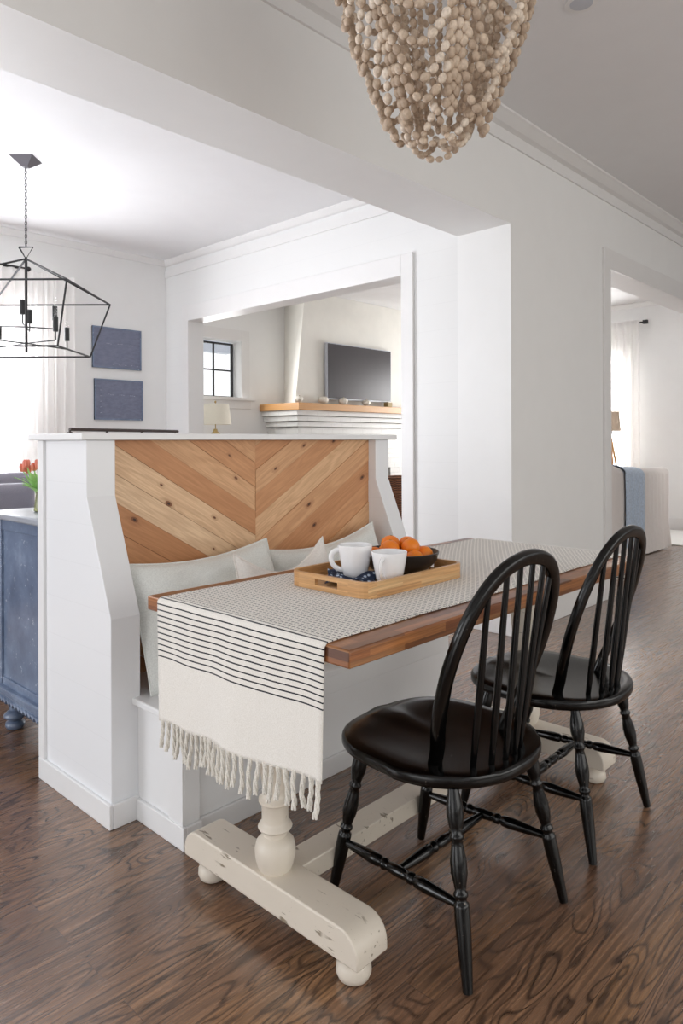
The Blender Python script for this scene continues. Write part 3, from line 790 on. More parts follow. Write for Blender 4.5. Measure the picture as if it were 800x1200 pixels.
# ------------------------------------------------------------------ windsor chairs
def make_chair(label, loc, rz):
    t = thing('windsor_chair', label, 'chair', loc, rz, 'black windsor chairs at the table')
    zs = .45; th = .034
    def outl(a):
        c_, s_ = cos(a), sin(a)
        if s_ >= 0: x = .243*math.copysign(abs(c_)**.72, c_); y = .252*abs(s_)**.66
        else:       x = .25*math.copysign(abs(c_)**.9, c_); y = -.238*abs(s_)**.95
        x *= 1 - .02*(y/.25 if y > 0 else -y/.3)
        return x, y
    m = MB(); NA, NR = 56, 9; vs = []; fs = []
    def topz(x, y, r):
        dip = -.011*max(0, 1-((x)/.20)**2)*max(0, 1-((y+.03)/.20)**2)
        ridge = .006*math.exp(-(x/.03)**2)*max(0, min(1, (y+.02)/.18))
        return zs + dip + ridge
    for i in range(NR+1):
        r = i/NR
        for k in range(NA):
            x, y = outl(2*PI*k/NA); x *= r*.965; y *= r*.965
            vs.append((x, y, topz(x, y, r)))
    for rr, zz in ((.99, zs-.003), (1.0, zs-.009), (1.0, zs-.022), (.985, zs-.030), (.955, zs-th)):
        for k in range(NA):
            x, y = outl(2*PI*k/NA); vs.append((x*rr, y*rr, zz))
    rows = NR+1+5
    for i in range(rows-1):
        for k in range(NA):
            a = i*NA+k; b = i*NA+(k+1) % NA
            fs.append((a, b, b+NA, a+NA))
    fs.append(tuple(range((rows-1)*NA, rows*NA))[::-1])
    m.add(vs, fs).build('seat', M['black'], t, ang=50)
    legp = [(0,.0125),(.04,.014),(.10,.0195),(.16,.0205),(.21,.0165),(.245,.0125),(.255,.0165),(.27,.0165),(.28,.0125),(.31,.0145),(.38,.0195),(.44,.0195),(.50,.0145),(.525,.0125),(.535,.0165),(.55,.0168),(.56,.0130),(.575,.0130),(.585,.0175),(.60,.018),(.66,.0185),(.8,.0165),(1,.0115)]
    top = {(-1,-1): (-.165,-.145), (1,-1): (.165,-.145), (-1,1): (-.155,.15), (1,1): (.155,.15)}
    bot = {(-1,-1): (-.218,-.222), (1,-1): (.218,-.222), (-1,1): (-.19,.235), (1,1): (.19,.235)}
    def lp(k, f):
        a, b = Vector((*top[k], zs-th+.004)), Vector((*bot[k], .004)); return a.lerp(b, f)
    for k in top: MB().turned(lp(k, 0), lp(k, 1), legp).build('leg', M['black'], t, ang=60)
    sp = [(0,.008),(.04,.009),(.15,.0125),(.28,.0155),(.34,.0145),(.36,.010),(.375,.014),(.40,.014),(.415,.010),(.44,.0125),(.50,.014),(.56,.0125),(.585,.010),(.60,.014),(.625,.014),(.64,.010),(.66,.0145),(.72,.0155),(.85,.0125),(.96,.009),(1,.008)]
    for s_ in (-1, 1): MB().turned(lp((s_,-1), .60), lp((s_,1), .64), sp).build('side_stretcher', M['black'], t, ang=60)
    a = (lp((-1,-1), .60)+lp((-1,1), .64))/2; b = (lp((1,-1), .60)+lp((1,1), .64))/2
    MB().turned(a, b, sp).build('cross_stretcher', M['black'], t, ang=60)
    # bow
    k_ = .335
    def lean(x, z, yb=-.085): return (x, yb-k_*(z-zs), z)
    half = [(.152, zs-.012), (.160, .485), (.182, .54), (.201, .61), (.211, .69), (.205, .76), (.187, .825), (.152, .880), (.106, .917), (.055, .936)]
    ctrl = [(-x, z) for x, z in half] + [(0, .942)] + [(x, z) for x, z in half[::-1]]
    pts = []
    def cr(p0, p1, p2, p3, u): return tuple(.5*((2*b_)+(-a_+c_)*u+(2*a_-5*b_+4*c_-d_)*u*u+(-a_+3*b_-3*c_+d_)*u**3) for a_, b_, c_, d_ in zip(p0, p1, p2, p3))
    for i in range(len(ctrl)-1):
        p0 = ctrl[max(i-1, 0)]; p3 = ctrl[min(i+2, len(ctrl)-1)]
        for q in range(4): pts.append(cr(p0, ctrl[i], ctrl[i+1], p3, q/4))
    pts.append(ctrl[-1])
    P3 = [Vector(lean(x, z)) for x, z in pts]
    # rectangular section with rounded edges: width in the bow plane, thickness across
    nrm = Vector((0, 1, k_)).normalized()
    vs = []; fs = []; sec = []
    W, T = .0185, .013
    for i in range(16):
        a = 2*PI*i/16; c_, s_ = cos(a), sin(a); sec.append((W*math.copysign(abs(c_)**.55, c_), T*math.copysign(abs(s_)**.55, s_)))
    for i, p in enumerate(P3):
        tg = (P3[min(i+1, len(P3)-1)]-P3[max(i-1, 0)]).normalized(); sd = tg.cross(nrm).normalized()
        for a, b in sec: vs.append(p+sd*a+nrm*b)
    n_ = len(P3)
    for i in range(n_-1):
        for k in range(16):
            a = i*16+k; b = i*16+(k+1) % 16; fs.append((a, b, b+16, a+16))
    fs += [tuple(range(16))[::-1], tuple(range((n_-1)*16, n_*16))]
    MB().add(vs, fs).build('back_bow', M['black'], t, ang=50)
    # spindles fan from the back edge of the seat up into the bow
    for i in range(6):
        f = i-2.5; xb = f*.042; yb = -.197+.006*f*f
        xt = f*.056
        zt = .929
        for (x, z) in pts:
            if z > .6 and abs(abs(x)-abs(xt)) < .016: zt = min(zt, z) if abs(xt) > .02 else .937
        q = lean(xt, zt); a = Vector((xb, yb, zs-.01)); b = Vector(q)
        MB().turned(a, b, [(0,.0075),(.25,.0092),(.45,.009),(1,.007)], 10).build('spindle', M['black'], t)
    return t
ch = make_chair('black bow-back windsor chair nearest the camera, in front of the table', (1.54, 1.088, 0), math.radians(-1.5))
dup(ch, (2.178, 1.10, 0), math.radians(1), 'black bow-back windsor chair further away, at the far half of the table')

# ------------------------------------------------------------------ bead chandelier
bcx, bcy = 1.912, 1.377
bead = thing('bead_chandelier', 'wooden bead chandelier hanging over the table', 'chandelier', (bcx, bcy, ZC))
def rad(z):
    T = [(2.14,.02),(2.19,.10),(2.22,.135),(2.27,.155),(2.32,.178),(2.41,.217),(2.52,.262),(2.60,.29),(2.68,.31),(2.76,.325),(2.95,.33)]
    if z <= T[0][0]: return T[0][1]
    for (a, ra), (b, rb) in zip(T, T[1:]):
        if z <= b: return ra+(rb-ra)*(z-a)/(b-a)
    return T[-1][1]
def strand(pts, br=.0125, seed=0):
    """pts polyline; beads every ~.026"""
    pts = [Vector(p) for p in pts]; m = MB(); seg = []; L = 0
    rnd = random.Random(seed)
    for a, b in zip(pts, pts[1:]): seg.append((L, (b-a).length, a, b)); L += (b-a).length
    step = br*2.5; n = int(L/step)
    for i in range(n):
        d = (i+.5)*L/n
        for l0, ln, a, b in seg:
            if l0 <= d <= l0+ln+1e-9:
                p = a.lerp(b, (d-l0)/max(ln, 1e-9)); dr = (b-a).normalized(); break
        s_ = rnd.uniform(.9, 1.1)
        Q = dr.to_track_quat('Z', 'X').to_matrix()
        m.ell(p, br*s_, br*s_, br*1.28*s_, Q, 9, 6)
    m.v = [(p[0]-bcx, p[1]-bcy, p[2]-ZC) for p in m.v]
    return m.build('bead_strand', M['bead'], bead)
def surf(th, z, off=0): r = rad(z)-.014+off; return (bcx+r*cos(th), bcy+r*sin(th), z)
view = math.atan2(-bcy, -bcx)
secs = 6; sid = 0
base0 = view+math.radians(18)
for s_ in range(secs):
    t0 = base0+2*PI*s_/secs
    # vertical groups
    for q in ((-1, 0, 1) if s_ % 2 == 0 else (-.5, .5)):
        th = t0+q*.085
        zb = 2.235+.02*abs(q)
        pts = [surf(th, 2.95+(zb-2.95)*i/24, .006) for i in range(25)]
        strand(pts, .0133, sid); sid += 1
    # nested swags between this group and the next
    t1 = t0+2*PI/secs
    for j in range(9):
        za = 2.93-.078*j; dip = .11+.012*((j+s_) % 3)
        
        if za-dip < 2.22: continue
        pts = []
        for i in range(21):
            u = i/20; a = t0+.1+(t1-t0-.2)*u
            z = za-dip*4*u*(1-u) + .03*sin(s_*2.)*(u-.5)
            pts.append(surf(a, max(z, 2.2), .010+.022*sin(PI*u)))
        strand(pts, .0133, sid); sid += 1
# inner, darker-lying layer
for q in range(18):
    th = 2*PI*q/18+.2
    pts = [(bcx+(rad(z)*.62)*cos(th), bcy+(rad(z)*.62)*sin(th), z) for z in [2.92-.64*i/18 for i in range(19)]]
    strand(pts, .0115, sid); sid += 1
# bottom loops
for q in range(6):
    a0 = view+2*PI*q/6; a1 = a0+2.1
    p0 = Vector(surf(a0, 2.27, -.01)); p1 = Vector(surf(a1, 2.28, -.01))
    dip = (.085, .07, .095)[q % 3]
    strand([p0.lerp(p1, i/16)-Vector((0,0,dip*4*(i/16)*(1-i/16))) for i in range(17)], .0115, sid); sid += 1
MB().tube([(.326*cos(2*PI*i/40), .326*sin(2*PI*i/40), 2.955-ZC) for i in range(41)], .008, 8, caps=False).build('frame_ring', M['metal'], bead)
m = MB()
for q in range(4): m.tube([(.32*cos(q*PI/2), .32*sin(q*PI/2), 2.957-ZC), (.02*cos(q*PI/2), .02*sin(q*PI/2), 3.08-ZC)], .005, 8)
m.tube([(0,0,3.05-ZC), (0,0,-.02)], .006, 8); m.build('hanger', M['metal'], bead)
MB().lathe([(.065,-.025),(.07,-.012),(.06,0)], (0,0,0), 24).build('ceiling_canopy', M['metal'], bead)

# ------------------------------------------------------------------ lantern chandelier
cx, cy = 1.886, 4.564
lan = thing('lantern_chandelier', 'black iron open cage lantern chandelier in the dining room', 'chandelier', (cx, cy, ZD), math.radians(43.5-90))
def Lz(z): return z-ZD
m = MB(); bar = .006
up = [(s*.41, t*.385, Lz(2.18)) for s, t in ((-1,-1),(1,-1),(1,1),(-1,1))]
lo = [(s*.31, t*.275, Lz(1.805)) for s, t in ((-1,-1),(1,-1),(1,1),(-1,1))]
ap = (0, 0, Lz(2.40))
for i in range(4):
    m.tube([up[i], up[(i+1) % 4]], bar, 6); m.tube([lo[i], lo[(i+1) % 4]], bar, 6); m.tube([up[i], lo[i]], bar, 6); m.tube([ap, up[i]], bar, 6)
m.build('cage', M['metal'], lan)
MB().tube([(0,0,Lz(2.41)), (0,0,Lz(1.80))], .009, 8).build('centre_rod', M['metal'], lan)
m = MB()
tri = [(-.045,0,Lz(2.475)), (.045,0,Lz(2.475)), (0,0,Lz(2.40)), (-.045,0,Lz(2.475))]
m.tube(tri, .006, 6); m.build('top_loop', M['metal'], lan)
ch_ = MB(); zt = 2.475; n = 24
for i in range(n):
    z = Lz(2.475+(2.965-2.475)*(i+.5)/n); lk = []
    for q in range(9):
        a = 2*PI*q/8; lk.append((.007*cos(a), 0, z+.014*sin(a)) if i % 2 else (0, .007*cos(a), z+.014*sin(a)))
    ch_.tube(lk, .0022, 5, caps=False)
ch_.build('chain', M['metal'], lan)
m = MB(); h_ = .075
m.add([(-h_,-h_,0),(h_,-h_,0),(h_,h_,0),(-h_,h_,0),(-.018,-.018,-.055),(.018,-.018,-.055),(.018,.018,-.055),(-.018,.018,-.055)], [(3,2,1,0)[::-1],(4,5,6,7)[::-1],(0,1,5,4),(1,2,6,5),(2,3,7,6),(3,0,4,7)])
m.tube([(0,0,-.05),(0,0,-.08)], .006, 8)
m.build('ceiling_canopy', M['canopym'], lan, smooth=False)
for tier, (r_, z, n, a0) in enumerate(((.17, 1.965, 4, .3), (.30, 1.86, 4, 1.0))):
    for q in range(n):
        a = a0+2*PI*q/n; x, y = r_*cos(a), r_*sin(a)
        arm = MB().tube([(0,0,Lz(z)), (x*.96, y*.96, Lz(z-.005)), (x, y, Lz(z)), (x, y, Lz(z+.05))], .0042, 6).build('candle_arm', M['metal'], lan)
        MB().lathe([(.016,0),(.016,.09)], (x, y, Lz(z+.05)), 12).build('candle_sleeve', M['metal'], arm)
        MB().lathe([(.006,0),(.012,.02),(.010,.04),(.003,.062)], (x, y, Lz(z+.1401)), 10).build('bulb', M['glass'], arm)

# ------------------------------------------------------------------ dining room things
def board(label, x0, x1, z0, z1, seed):
    t = thing('chalkboard', label, 'chalkboard', ((x0+x1)/2, 6.18, (z0+z1)/2), 0, 'chalkboards on the dining wall')
    w_, h_ = (x1-x0)/2, (z1-z0)/2
    B(-w_, w_, -.016, -.002, -h_, h_).build('board', M['chalk'], t, smooth=False)
    f = MB(); e = .012
    f.box(-w_, w_, -.022, 0, h_-e, h_); f.box(-w_, w_, -.022, 0, -h_, -h_+e); f.box(-w_, -w_+e, -.022, 0, -h_+e, h_-e); f.box(w_-e, w_, -.022, 0, -h_+e, h_-e)
    f.build('frame', M['cabinet'], t, smooth=False)
    k = MB(); rnd = random.Random(seed)
    for i in range(3):
        x = -w_*.45+i*w_*.45; z = h_*.22+rnd.uniform(-.006, .006)
        for q in range(3): k.tube([(x+q*.02, -.0165, z), (x+q*.02+.012, -.0165, z+rnd.uniform(-.006,.006))], .0028, 5)
    for i in range(5):
        x, z = (-w_*.78, h_*.45-i*h_*.28) if seed == 2 else (w_*(-.2+.25*i), -h_*.8)
        k.tube([(x, -.0165, z), (x+.018, -.0165, z+rnd.uniform(-.006, .006))], .0028, 5)
    k.build('chalk_writing', M['chalkmark'], t)
board('framed slate-blue chalkboard, upper of the two on the dining wall', 3.152, 3.655, 1.925, 2.312, 1)
board('framed slate-blue chalkboard, lower of the two on the dining wall', 3.17, 3.67, 1.438, 1.822, 2)

def curtain(name, label, fn, n, z0, z1, mat, group=None):
    """fn(u) -> (x, y) with folds"""
    m = MB(); m.grid(lambda u, v: (*fn(u, v), z0+(z1-z0)*v), n, 12)
    o = m.build(name, mat, ang=80); tag(o, label, 'curtain', group); return o
curtain('curtain', 'sheer white curtain beside the dining room window', lambda u, v: (1.95+.98*u+.01*sin(u*60), 6.05+.032*sin(u*2*PI*11)*(1.15-.3*v)), 150, .02, 2.69, M['sheer'])
r = thing('curtain_rod', 'black curtain rod above the dining window', 'curtain rod', (1.5, 6.05, 2.70))
MB().tube([(-.9,0,.0), (1.0,0,.0)], .012, 10).build('rod', M['metal'], r)
MB().ell((1.02,0,0), .022, .022, .022).build('finial', M['metal'], r)
for x in (-.8, .8): B(x-.008, x+.008, 0, .13, -.008, .008).build('bracket', M['metal'], r)
# woven shade edges
t = thing('woven_shade', 'tan woven shade folded at the top of the dining window', 'window shade', (1.75, 6.165, 2.44))
for i, z in enumerate((.0, -.06, -.12)): B(-.72, .6, -.02-.008*i, -.002, z-.07, z-.005).build('fold', M['shadew'], t, smooth=False)

# settees (dining side chairs with rounded backs)
def settee(label, loc, w_, h_, rz=0):
    t = thing('upholstered_settee', label, 'settee', loc, rz)
    def rb(x0, x1, y0, y1, z0, z1, r, name):
        B(x0, x1, y0, y1, z0, z1).build(name, M['greyuph'], t, bevel=r).modifiers['b'].segments = 5
    rb(-w_/2, w_/2, -.10, .06, .38, h_, .045, 'backrest'); rb(-w_/2+.01, w_/2-.01, .06, .55, .34, .47, .04, 'seat_cushion')
    for sx in (-1, 1):
        for y in (-.05, .48): MB().turned((sx*(w_/2-.07), y, .36), (sx*(w_/2-.05), y, 0), [(0,.022),(1,.013)]).build('leg', M['brownw'], t)
    return t
settee('grey upholstered settee with its back to the dark blue cabinet', (.93, 3.72, 0), 1.24, 1.015)
settee('grey upholstered settee behind the tulips, further back towards the dining window', (1.29, 4.62, 0), 1.24, 1.035)

# cabinet
CX0, CX1, CY0, CY1, CZ = 1.17, 2.3, 2.625, 3.15, .925
cab = thing('sideboard_cabinet', 'weathered dark blue cabinet with bun feet behind the bench', 'cabinet', (1.7, 2.85, 0))
def cp(name, mb, mat, parent=cab, **k):
    mb.v = [(p[0]-1.7, p[1]-2.85, p[2]) for p in mb.v]; return mb.build(name, mat, parent, **k)
cp('body', B(CX0+.012, CX1-.012, CY0, CY1-.012, .21, CZ-.02), M['cabinet'], smooth=False)
b = MB()
for y0, y1 in ((CY1-.05, CY1), (CY0, CY0+.03)):
    b.box(CX0, CX0+.04, y0, y1, .2, CZ-.02)
b.box(CX0+.004, CX0+.04, CY0+.03, CY1-.05, CZ-.07, CZ-.02); b.box(CX0+.004, CX0+.04, CY0+.03, CY1-.05, .2, .235)
cp('end_frame', b, M['cabinet'], smooth=False, bevel=.003)
cp('cabinet_top', B(CX0-.03, CX1+.03, CY0-.0, CY1+.03, CZ-.02, CZ+.008), M['cabtop'], bevel=.007)
b = MB(); b.box(CX0-.018, CX1+.018, CY0, CY1+.018, .175, .205); b.box(CX0-.01, CX1+.01, CY0, CY1+.01, .15, .175)
cp('base_moulding', b, M['cabinet'], bevel=.006)
b = MB(); yy = CY0+.01
while yy < CY1: b.tube([(CX0-.012, yy, .150), (CX0-.008, yy+.028, .158)], .009, 8); yy += .034
cp('rope_trim', b, M['cabinet'])
for x in (CX0+.055, CX1-.055):
    for y in (CY0+.06, CY1-.055):
        cp('bun_foot', MB().lathe([(.024,0),(.034,.005),(.040,.018),(.038,.03),(.026,.036),(.030,.042),(.044,.052),(.046,.062),(.034,.075),(.022,.082),(.024,.092),(.018,.11),(.024,.14),(.03,.152)], (x, y, 0), 24), M['cabinet'], ang=60)
for i in range(3):
    x0 = CX0+.05+i*.35; d = cp('door', B(x0, x0+.33, CY1-.012, CY1+.004, .23, CZ-.06), M['cabinet'], bevel=.004)
    MB().ell((x0+.29-1.7, CY1+.016-2.85, .6), .012, .012, .012).build('knob', M['brownw'], d)

# vase with tulips
vx, vy = 1.29, 2.955; VZ = CZ+.008
vase = thing('tulip_vase', 'glass vase of coral tulips standing on the dark blue cabinet', 'vase of flowers', (vx, vy, VZ))
MB().lathe([(.001,0),(.036,0),(.040,.006),(.036,.03),(.030,.075),(.036,.105),(.034,.105),(.028,.075),(.034,.03),(.034,.008),(.001,.007)], (0,0,0), 24).build('vase', M['vase'], vase, ang=60)
rnd = random.Random(5)
heads = []
for l_, d_, z_ in ((.088,0,.172),(.079,.012,.186),(.066,-.01,.190),(.074,.02,.165),(.040,0,.176),(.028,.01,.190),(.016,-.01,.184),(.004,.015,.196),(-.02,.0,.19),(-.045,.01,.18),(-.03,-.02,.20)):
    heads.append((-.688*l_+.725*d_, .725*l_+.688*d_, z_))
for x, y, z in heads:
    p = Vector((x, y, z)); s = MB().tube([(x*.15, y*.15, .02), (x*.5, y*.45, .11), p], .0026, 6).build('stem', M['leaf'], vase)
    m = MB()
    for q in range(5):
        a = 2*PI*q/5+rnd.random(); Q = Matrix.Rotation(a, 3, 'Z') @ Matrix.Rotation(.14, 3, 'Y')
        m.ell(p+Vector((.006*cos(a), .006*sin(a), .012)), .009, .0055, .018, Q, 8, 6)
    m.build('tulip_bloom', M['tulip'], s)
for q in range(36):
    a = 2*PI*q/36+rnd.uniform(-.2, .2); L = rnd.uniform(.08, .14); rr = rnd.uniform(.04, .115)
    m = MB()
    def lf(u, v, a=a, L=L, rr=rr):
        r_ = .012+rr*v**1.4; w_ = .017*sin(PI*min(1, .08+v*.92))**.8*(u-.5)*2
        return (r_*cos(a)-w_*sin(a), r_*sin(a)+w_*cos(a), .06+L*v-.03*v*v+.004*abs(u-.5))
    m.grid(lf, 4, 10); m.build('leaf', M['leaf'], vase, solid=.001, ang=80)

# ------------------------------------------------------------------ living room: fireplace
fp = thing('fireplace', 'white painted brick fireplace with wooden mantel and flared hood', 'fireplace', (7.3, 6.8, 0))
def fpp(name, mb, mat, **k):
    mb.v = [(p[0]-7.3, p[1]-6.8, p[2]) for p in mb.v]; return mb.build(name, mat, fp, **k)
FX0, FX1 = 6.0, 8.75
w = MB()   # flared hood
w.add([(FX0+.03, 6.52, 1.72), (FX1-.03, 6.52, 1.72), (FX1-.03, YL-.001, 1.72), (FX0+.03, YL-.001, 1.72), (FX0+.21, 6.52, 3.158), (FX1-.21, 6.52, 3.158), (FX1-.21, YL-.001, 3.158), (FX0+.42, YL-.001, 3.158)],
      [(0,3,2,1),(4,5,6,7),(0,1,5,4),(1,2,6,5),(2,3,7,6),(3,0,4,7)])
w.v[3] = (FX0+.40, YL-.001, 1.72)
fpp('hood', w, M['hood'], smooth=False)
fpp('mantel_shelf', B(FX0-.03, FX1+.03, 6.39, YL-.001, 1.625, 1.715), M['mantelw'], smooth=False, bevel=.004)
for i in range(3):
    d = .035*i
    fpp('brick_course', B(FX0-.0+d, FX1-d, 6.45+d, YL-.001, 1.625-.07*(i+1)+.006, 1.625-.07*i), M['brick'], smooth=False, bevel=.004)
b = MB(); y0_ = 6.56
b.box(FX0+.11, 6.9, y0_, YL-.001, 0, 1.415); b.box(7.95, FX1-.11, y0_, YL-.001, 0, 1.415); b.box(6.9, 7.95, y0_, YL-.001, .85, 1.415)
fpp('brick_body', b, M['brick'], smooth=False)
fpp('firebox', B(6.9, 7.95, 7.0, YL-.002, 0, .85), M['brownw'], smooth=False)

tv = thing('television', 'black flat television above the wooden mantel', 'television', (7.19, 6.5, 2.15), math.radians(0))
B(-.655, .655, -.045, .0, -.372, .372).build('casing', M['silver'], tv, bevel=.005)
B(-.642, .642, -.048, -.045, -.352, .360).build('screen', M['screen'], tv, smooth=False)
B(-.1, .1, .0, .019, -.1, .1).build('wall_mount', M['metal'], tv, smooth=False)

def pumpkin(label, x, r, z=1.716):
    m = MB(); m.ell((0,0,r*.72), r, r, r*.72, nu=32, nv=12, fn=lambda p, th, ph: Vector((p.x*(1-.10*abs(sin(th*4))), p.y*(1-.10*abs(sin(th*4))), p.z*(1-.25*math.exp(-(p.x**2+p.y**2)/(r*.3)**2)))))
    o = m.build('pumpkin', M['pumpkin'], ang=70); o.location = (x, 6.425, z); tag(o, label, 'pumpkin', 'small pumpkins on the mantel')
    MB().tube([(0,0,r*1.0), (.006,0,r*1.25), (.016,0,r*1.45)], [.009,.006,.007], 7).build('stem', M['gold'], o)
import math as _m
def Xm(u):   # where the sight line through column u meets the mantel (y = 6.46)
    F = (.7254, .6884); R = (.6884, -.7254); k = (u-400)/826
    return 6.425*(F[0]+k*R[0])/(F[1]+k*R[1])
for u, r, l in ((350, .058, 'small white pumpkin at the left end of the mantel'), (379, .068, 'round white pumpkin left of the television on the mantel'), (402, .066, 'bumpy cream pumpkin under the left half of the television'), (429, .058, 'flat cream pumpkin under the right half of the television')):
    pumpkin(l, Xm(u), r)
t = thing('candle_box', 'small golden wooden box at the right end of the mantel', 'box', (Xm(455), 6.43, 1.716))
B(-.05, .05, -.04, .04, 0, .06).build('box', M['gold'], t, bevel=.004); B(-.052, .052, -.042, .042, .06, .072).build('lid', M['pumpkin'], t, bevel=.003)

# basket
bk = thing('log_basket', 'tall brown wicker basket beside the fireplace', 'basket', (7.50, 6.0, 0))
MB().lathe([(.20,0),(.24,.2),(.27,.45),(.285,.72),(.27,.735),(.255,.72),(.24,.45),(.21,.2),(.18,.02)], (0,0,0), 36).build('basket_body', M['wicker'], bk, ang=60)
m = MB()
for i in range(36):
    a = 2*PI*i/36; m.tube([((.205+.042*min(1, z/.4)+.04*z)*cos(a)*1.0, (.205+.042*min(1, z/.4)+.04*z)*sin(a), z) for z in (.01,.2,.45,.73)], .012, 6)
m.build('uprights', M['wicker'], bk)
MB().tube([(.28*cos(2*PI*i/36), .28*sin(2*PI*i/36), .735) for i in range(37)], .018, 8, caps=False).build('basket_rim', M['wicker'], bk)

# lamp on side table by the small window
st = thing('side_table', 'small dark side table under the white lamp', 'side table', (4.95, 6.74, 0))
B(-.3, .3, -.25, .25, .98, 1.02).build('top', M['brownw'], st, bevel=.004)
for x in (-.26, .26):
    for y in (-.21, .21): B(x-.02, x+.02, y-.02, y+.02, 0, .98).build('leg', M['brownw'], st)
lp_ = thing('table_lamp', 'table lamp with off-white drum shade below the small window', 'lamp', (4.965, 6.74, 1.02))
MB().lathe([(.001,0),(.08,0),(.085,.01),(.06,.03),(.05,.06),(.085,.16),(.09,.22),(.06,.3),(.025,.33),(.02,.36)], (0,0,0), 28).build('base', M['gold'], lp_, ang=60)
def shade(t, r0, r1, z0, z1, mat):
    MB().lathe([(r0, z0), (r1, z1), (r1-.004, z1), (r0-.004, z0)], (0,0,0), 36)
    m = MB(); n = 36; vs = []; fs = []
    for r_, z in ((r0, z0), (r1, z1), (r1-.004, z1), (r0-.004, z0)):
        for k in range(n): vs.append((r_*cos(2*PI*k/n), r_*sin(2*PI*k/n), z))
    for i in range(4):
        for k in range(n): fs.append((i*n+k, i*n+(k+1) % n, ((i+1) % 4)*n+(k+1) % n, ((i+1) % 4)*n+k))
    m.add(vs, fs).build('shade', mat, t, ang=40)
MB().tube([(0,0,.35), (0,0,.66)], .006, 8).build('stem', M['gold'], lp_)
MB().ell((0,0,.675), .012, .012, .016).build('finial', M['gold'], lp_)
shade(lp_, .185, .155, .41, .65, M['lampshade'])

# sofa seen through the doorway
so = thing('slipcovered_sofa', 'sofa in gathered off-white slipcover seen through the right doorway', 'sofa', (7.5, 2.86, 0))
m = MB()
def cover(u, v):
    # u around the right end to the left, v from the floor up over the back
    x = -1.15+2.16*u
    g = .010*sin(x*55)*(1-v)**.5*(1 if x > .2 else .25)
    top = .925+.09*math.exp(-((x+.75)/.38)**2)-.012*x
    if v < .78:
        z = .012+(top-.07-.012)*v/.78; y = .0-.028*(1 if z < .24 else 0)*(1-z/.24 if z < .24 else 0) - g - .006*(z < .26)
    else:
        a = (v-.78)/.22*PI; z = top-.07+.07*sin(a)*1.0; y = .10-.10*cos(a)
    return (x, y, z)
m.grid(cover, 200, 30); m.build('back_cover', M['slip'], so, ang=80)
B(-1.15, 1.0, .06, .19, .02, .85).build('back_frame', M['slip'], so, bevel=.02)
B(-1.1, .96, .19, .85, .03, .42).build('seat_cushion', M['slip'], so, bevel=.05)
for x0, x1 in ((-1.16, -.94), (.80, 1.01)): B(x0, x1, .10, .9, .02, .66).build('armrest', M['slip'], so, bevel=.05)
th = MB()
def tpt(u, v):
    x = -.34+.50*u + .02*sin(v*5)
    s_ = v*1.15
    x0 = x; top = .925+.09*math.exp(-((x0+.75)/.38)**2)-.012*x0
    f = .008*sin(u*26+v*3)
    if s_ < .66: z = top-.07-(.66-s_); y = -.032+f*.7
    else:
        a = min(PI, (s_-.66)/.3*PI); z = top-.07+.085*sin(a); y = .10-.132*cos(a)
        if s_ > .96: z = top-.07-(s_-.96); y = .232
    return (x, y, z)
th.v = []; th.grid(tpt, 40, 50)
o = th.build('throw_blanket', M['throw'], solid=.006, ang=80); o.location = (7.5, 2.86, 0)
tag(o, 'pale blue fringed throw hung over the back of the white sofa', 'blanket')
for i in range(16):
    p = Vector(tpt((i+.5)/16, 0)); MB().tube([p, p+Vector((.004*sin(i*3), -.004, -.04)), p+Vector((.008*sin(i*5), -.002, -.09))], [.006,.005,.004], 6).build('tassel', M['throw'], o)

S_ = thing('floor_lamp', 'tripod floor lamp with tan shade behind the white sofa', 'lamp', (9.5, 3.965, 0))
shade(S_, .14, .118, 1.355, 1.62, M['lampshade2'])
for q in range(3):
    a = 2*PI*q/3+2.2; MB().tube([(.0,0,1.34), (.34*cos(a), .34*sin(a), 0)], [.014,.018], 8).build('leg', M['mantelw'], S_)
MB().lathe([(.03,1.31),(.03,1.36),(.008,1.37),(.008,1.60)], (0,0,0), 12).build('neck', M['metal'], S_)

curtain('curtain', 'white curtain at the living room window seen through the doorway', lambda u, v: (9.958+.022*sin(u*2*PI*9)*(1.1-.2*v), 3.735+.95*u), 120, .02, 2.90, M['sheer'])
r = thing('curtain_rod', 'black curtain rod with square end in the living room', 'curtain rod', (10.0, 4.6, 2.87))
MB().tube([(0,-.9,0), (0,1.2,0)], .012, 10).build('rod', M['metal'], r); B(-.025, .025, -.96, -.90, -.025, .025).build('finial', M['metal'], r)
for y in (-.88, 1.1): B(0, .108, y-.008, y+.008, -.008, .008).build('bracket', M['metal'], r)
o = B(8.62, 10.02, 2.74, 4.4, 0.001, .012).build('area_rug', M['rugm'], bevel=.003); tag(o, 'white rug beyond the sofa, seen through the doorway', 'rug')

def downlight(loc, label, r_=.06):
    t = thing('downlight', label, 'ceiling light', loc)
    m = MB(); m.lathe([(r_+.02, -.006), (r_+.022, -.001)], (0,0,0), 32); m.build('trim_ring', M['trim'], t)
    MB().lathe([(r_-.012, -.011), (r_, -.006)], (0,0,0), 32).build('lens', M['silver'], t)
downlight((3.06, 1.40, ZC), 'round recessed ceiling light right of the bead chandelier', .05)
downlight((8.5, 3.40, 3.16), 'round recessed ceiling light in the living room', .06)

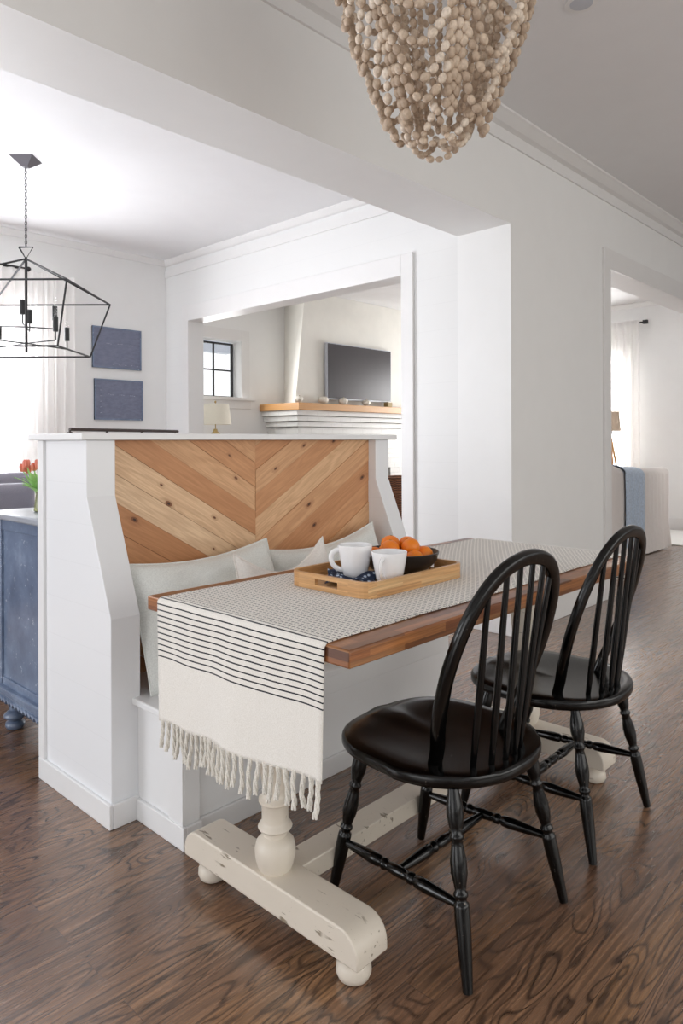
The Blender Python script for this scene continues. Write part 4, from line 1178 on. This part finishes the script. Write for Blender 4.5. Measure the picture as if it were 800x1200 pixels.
# ------------------------------------------------------------------ light
wd = bpy.data.worlds.new('sky'); sc.world = wd; wd.use_nodes = True
bg = wd.node_tree.nodes['Background']; bg.inputs[0].default_value = (.97, .985, 1, 1); bg.inputs[1].default_value = 1.25
def area(name, loc, size, energy, direction, col=(1,1,1), spread=None):
    l = bpy.data.lights.new(name, 'AREA'); l.shape = 'RECTANGLE'; l.size, l.size_y = size; l.energy = energy; l.color = col
    o = bpy.data.objects.new(name, l); COL.objects.link(o); o.location = loc
    o.rotation_euler = Vector(direction).to_track_quat('-Z', 'Z').to_euler()
    if spread: l.spread = math.radians(spread)
    return o
area('daylight_dining', (-3.3, 4.5, 1.2), (3.2, 2.0), 98, (1, 0, .45), (.97,1,1.05))
area('daylight_dining_window', (1.6, 6.16, 1.55), (1.5, 1.8), 165, (0, -1, .15), (.97,1,1.06))
area('daylight_kitchen_left', (-3.3, .2, 1.2), (3.6, 2.0), 48, (1, .1, .6), (1,1,1))
area('daylight_kitchen_back', (3.0, -3.3, 1.5), (6, 2.0), 72, (0, 1, 0), (1.02,1,.94))
area('daylight_living', (10.0, 5.0, 1.6), (1.6, 2.0), 128, (-1, 0, 0), (1,1,1))
area('daylight_living_far', (5.2, 7.1, 2.15), (.9, .7), 24, (0, -1, -.1))

# ------------------------------------------------------------------ camera
f_, yaw, roll = 826., math.radians(43.50), math.radians(.24)
Fw = Vector((cos(yaw), sin(yaw), 0)); R0 = Vector((sin(yaw), -cos(yaw), 0)); D0 = Vector((0, 0, -1))
Rr = R0*cos(roll)+D0*sin(roll); Dn = -R0*sin(roll)+D0*cos(roll)
cam = bpy.data.cameras.new('camera'); co = bpy.data.objects.new('camera', cam); COL.objects.link(co)
mw = Matrix.Identity(4)
for i in range(3): mw[i][0] = Rr[i]; mw[i][1] = -Dn[i]; mw[i][2] = -Fw[i]
mw[0][3], mw[1][3], mw[2][3] = 0, 0, 1.22
co.matrix_world = mw
cam.sensor_fit = 'HORIZONTAL'; cam.sensor_width = 36; cam.lens = f_/800*36
cam.shift_y = -(600-518)/800; cam.clip_start = .05
sc.camera = co
sc.view_settings.view_transform = 'Standard'; sc.view_settings.look = 'None'; sc.view_settings.gamma = 1; sc.view_settings.exposure = 0.0
sc.view_settings.use_curve_mapping = False
sc.cycles.use_denoising = True
sc.cycles.max_bounces = 10; sc.cycles.diffuse_bounces = 6; sc.cycles.glossy_bounces = 4; sc.cycles.transparent_max_bounces = 12
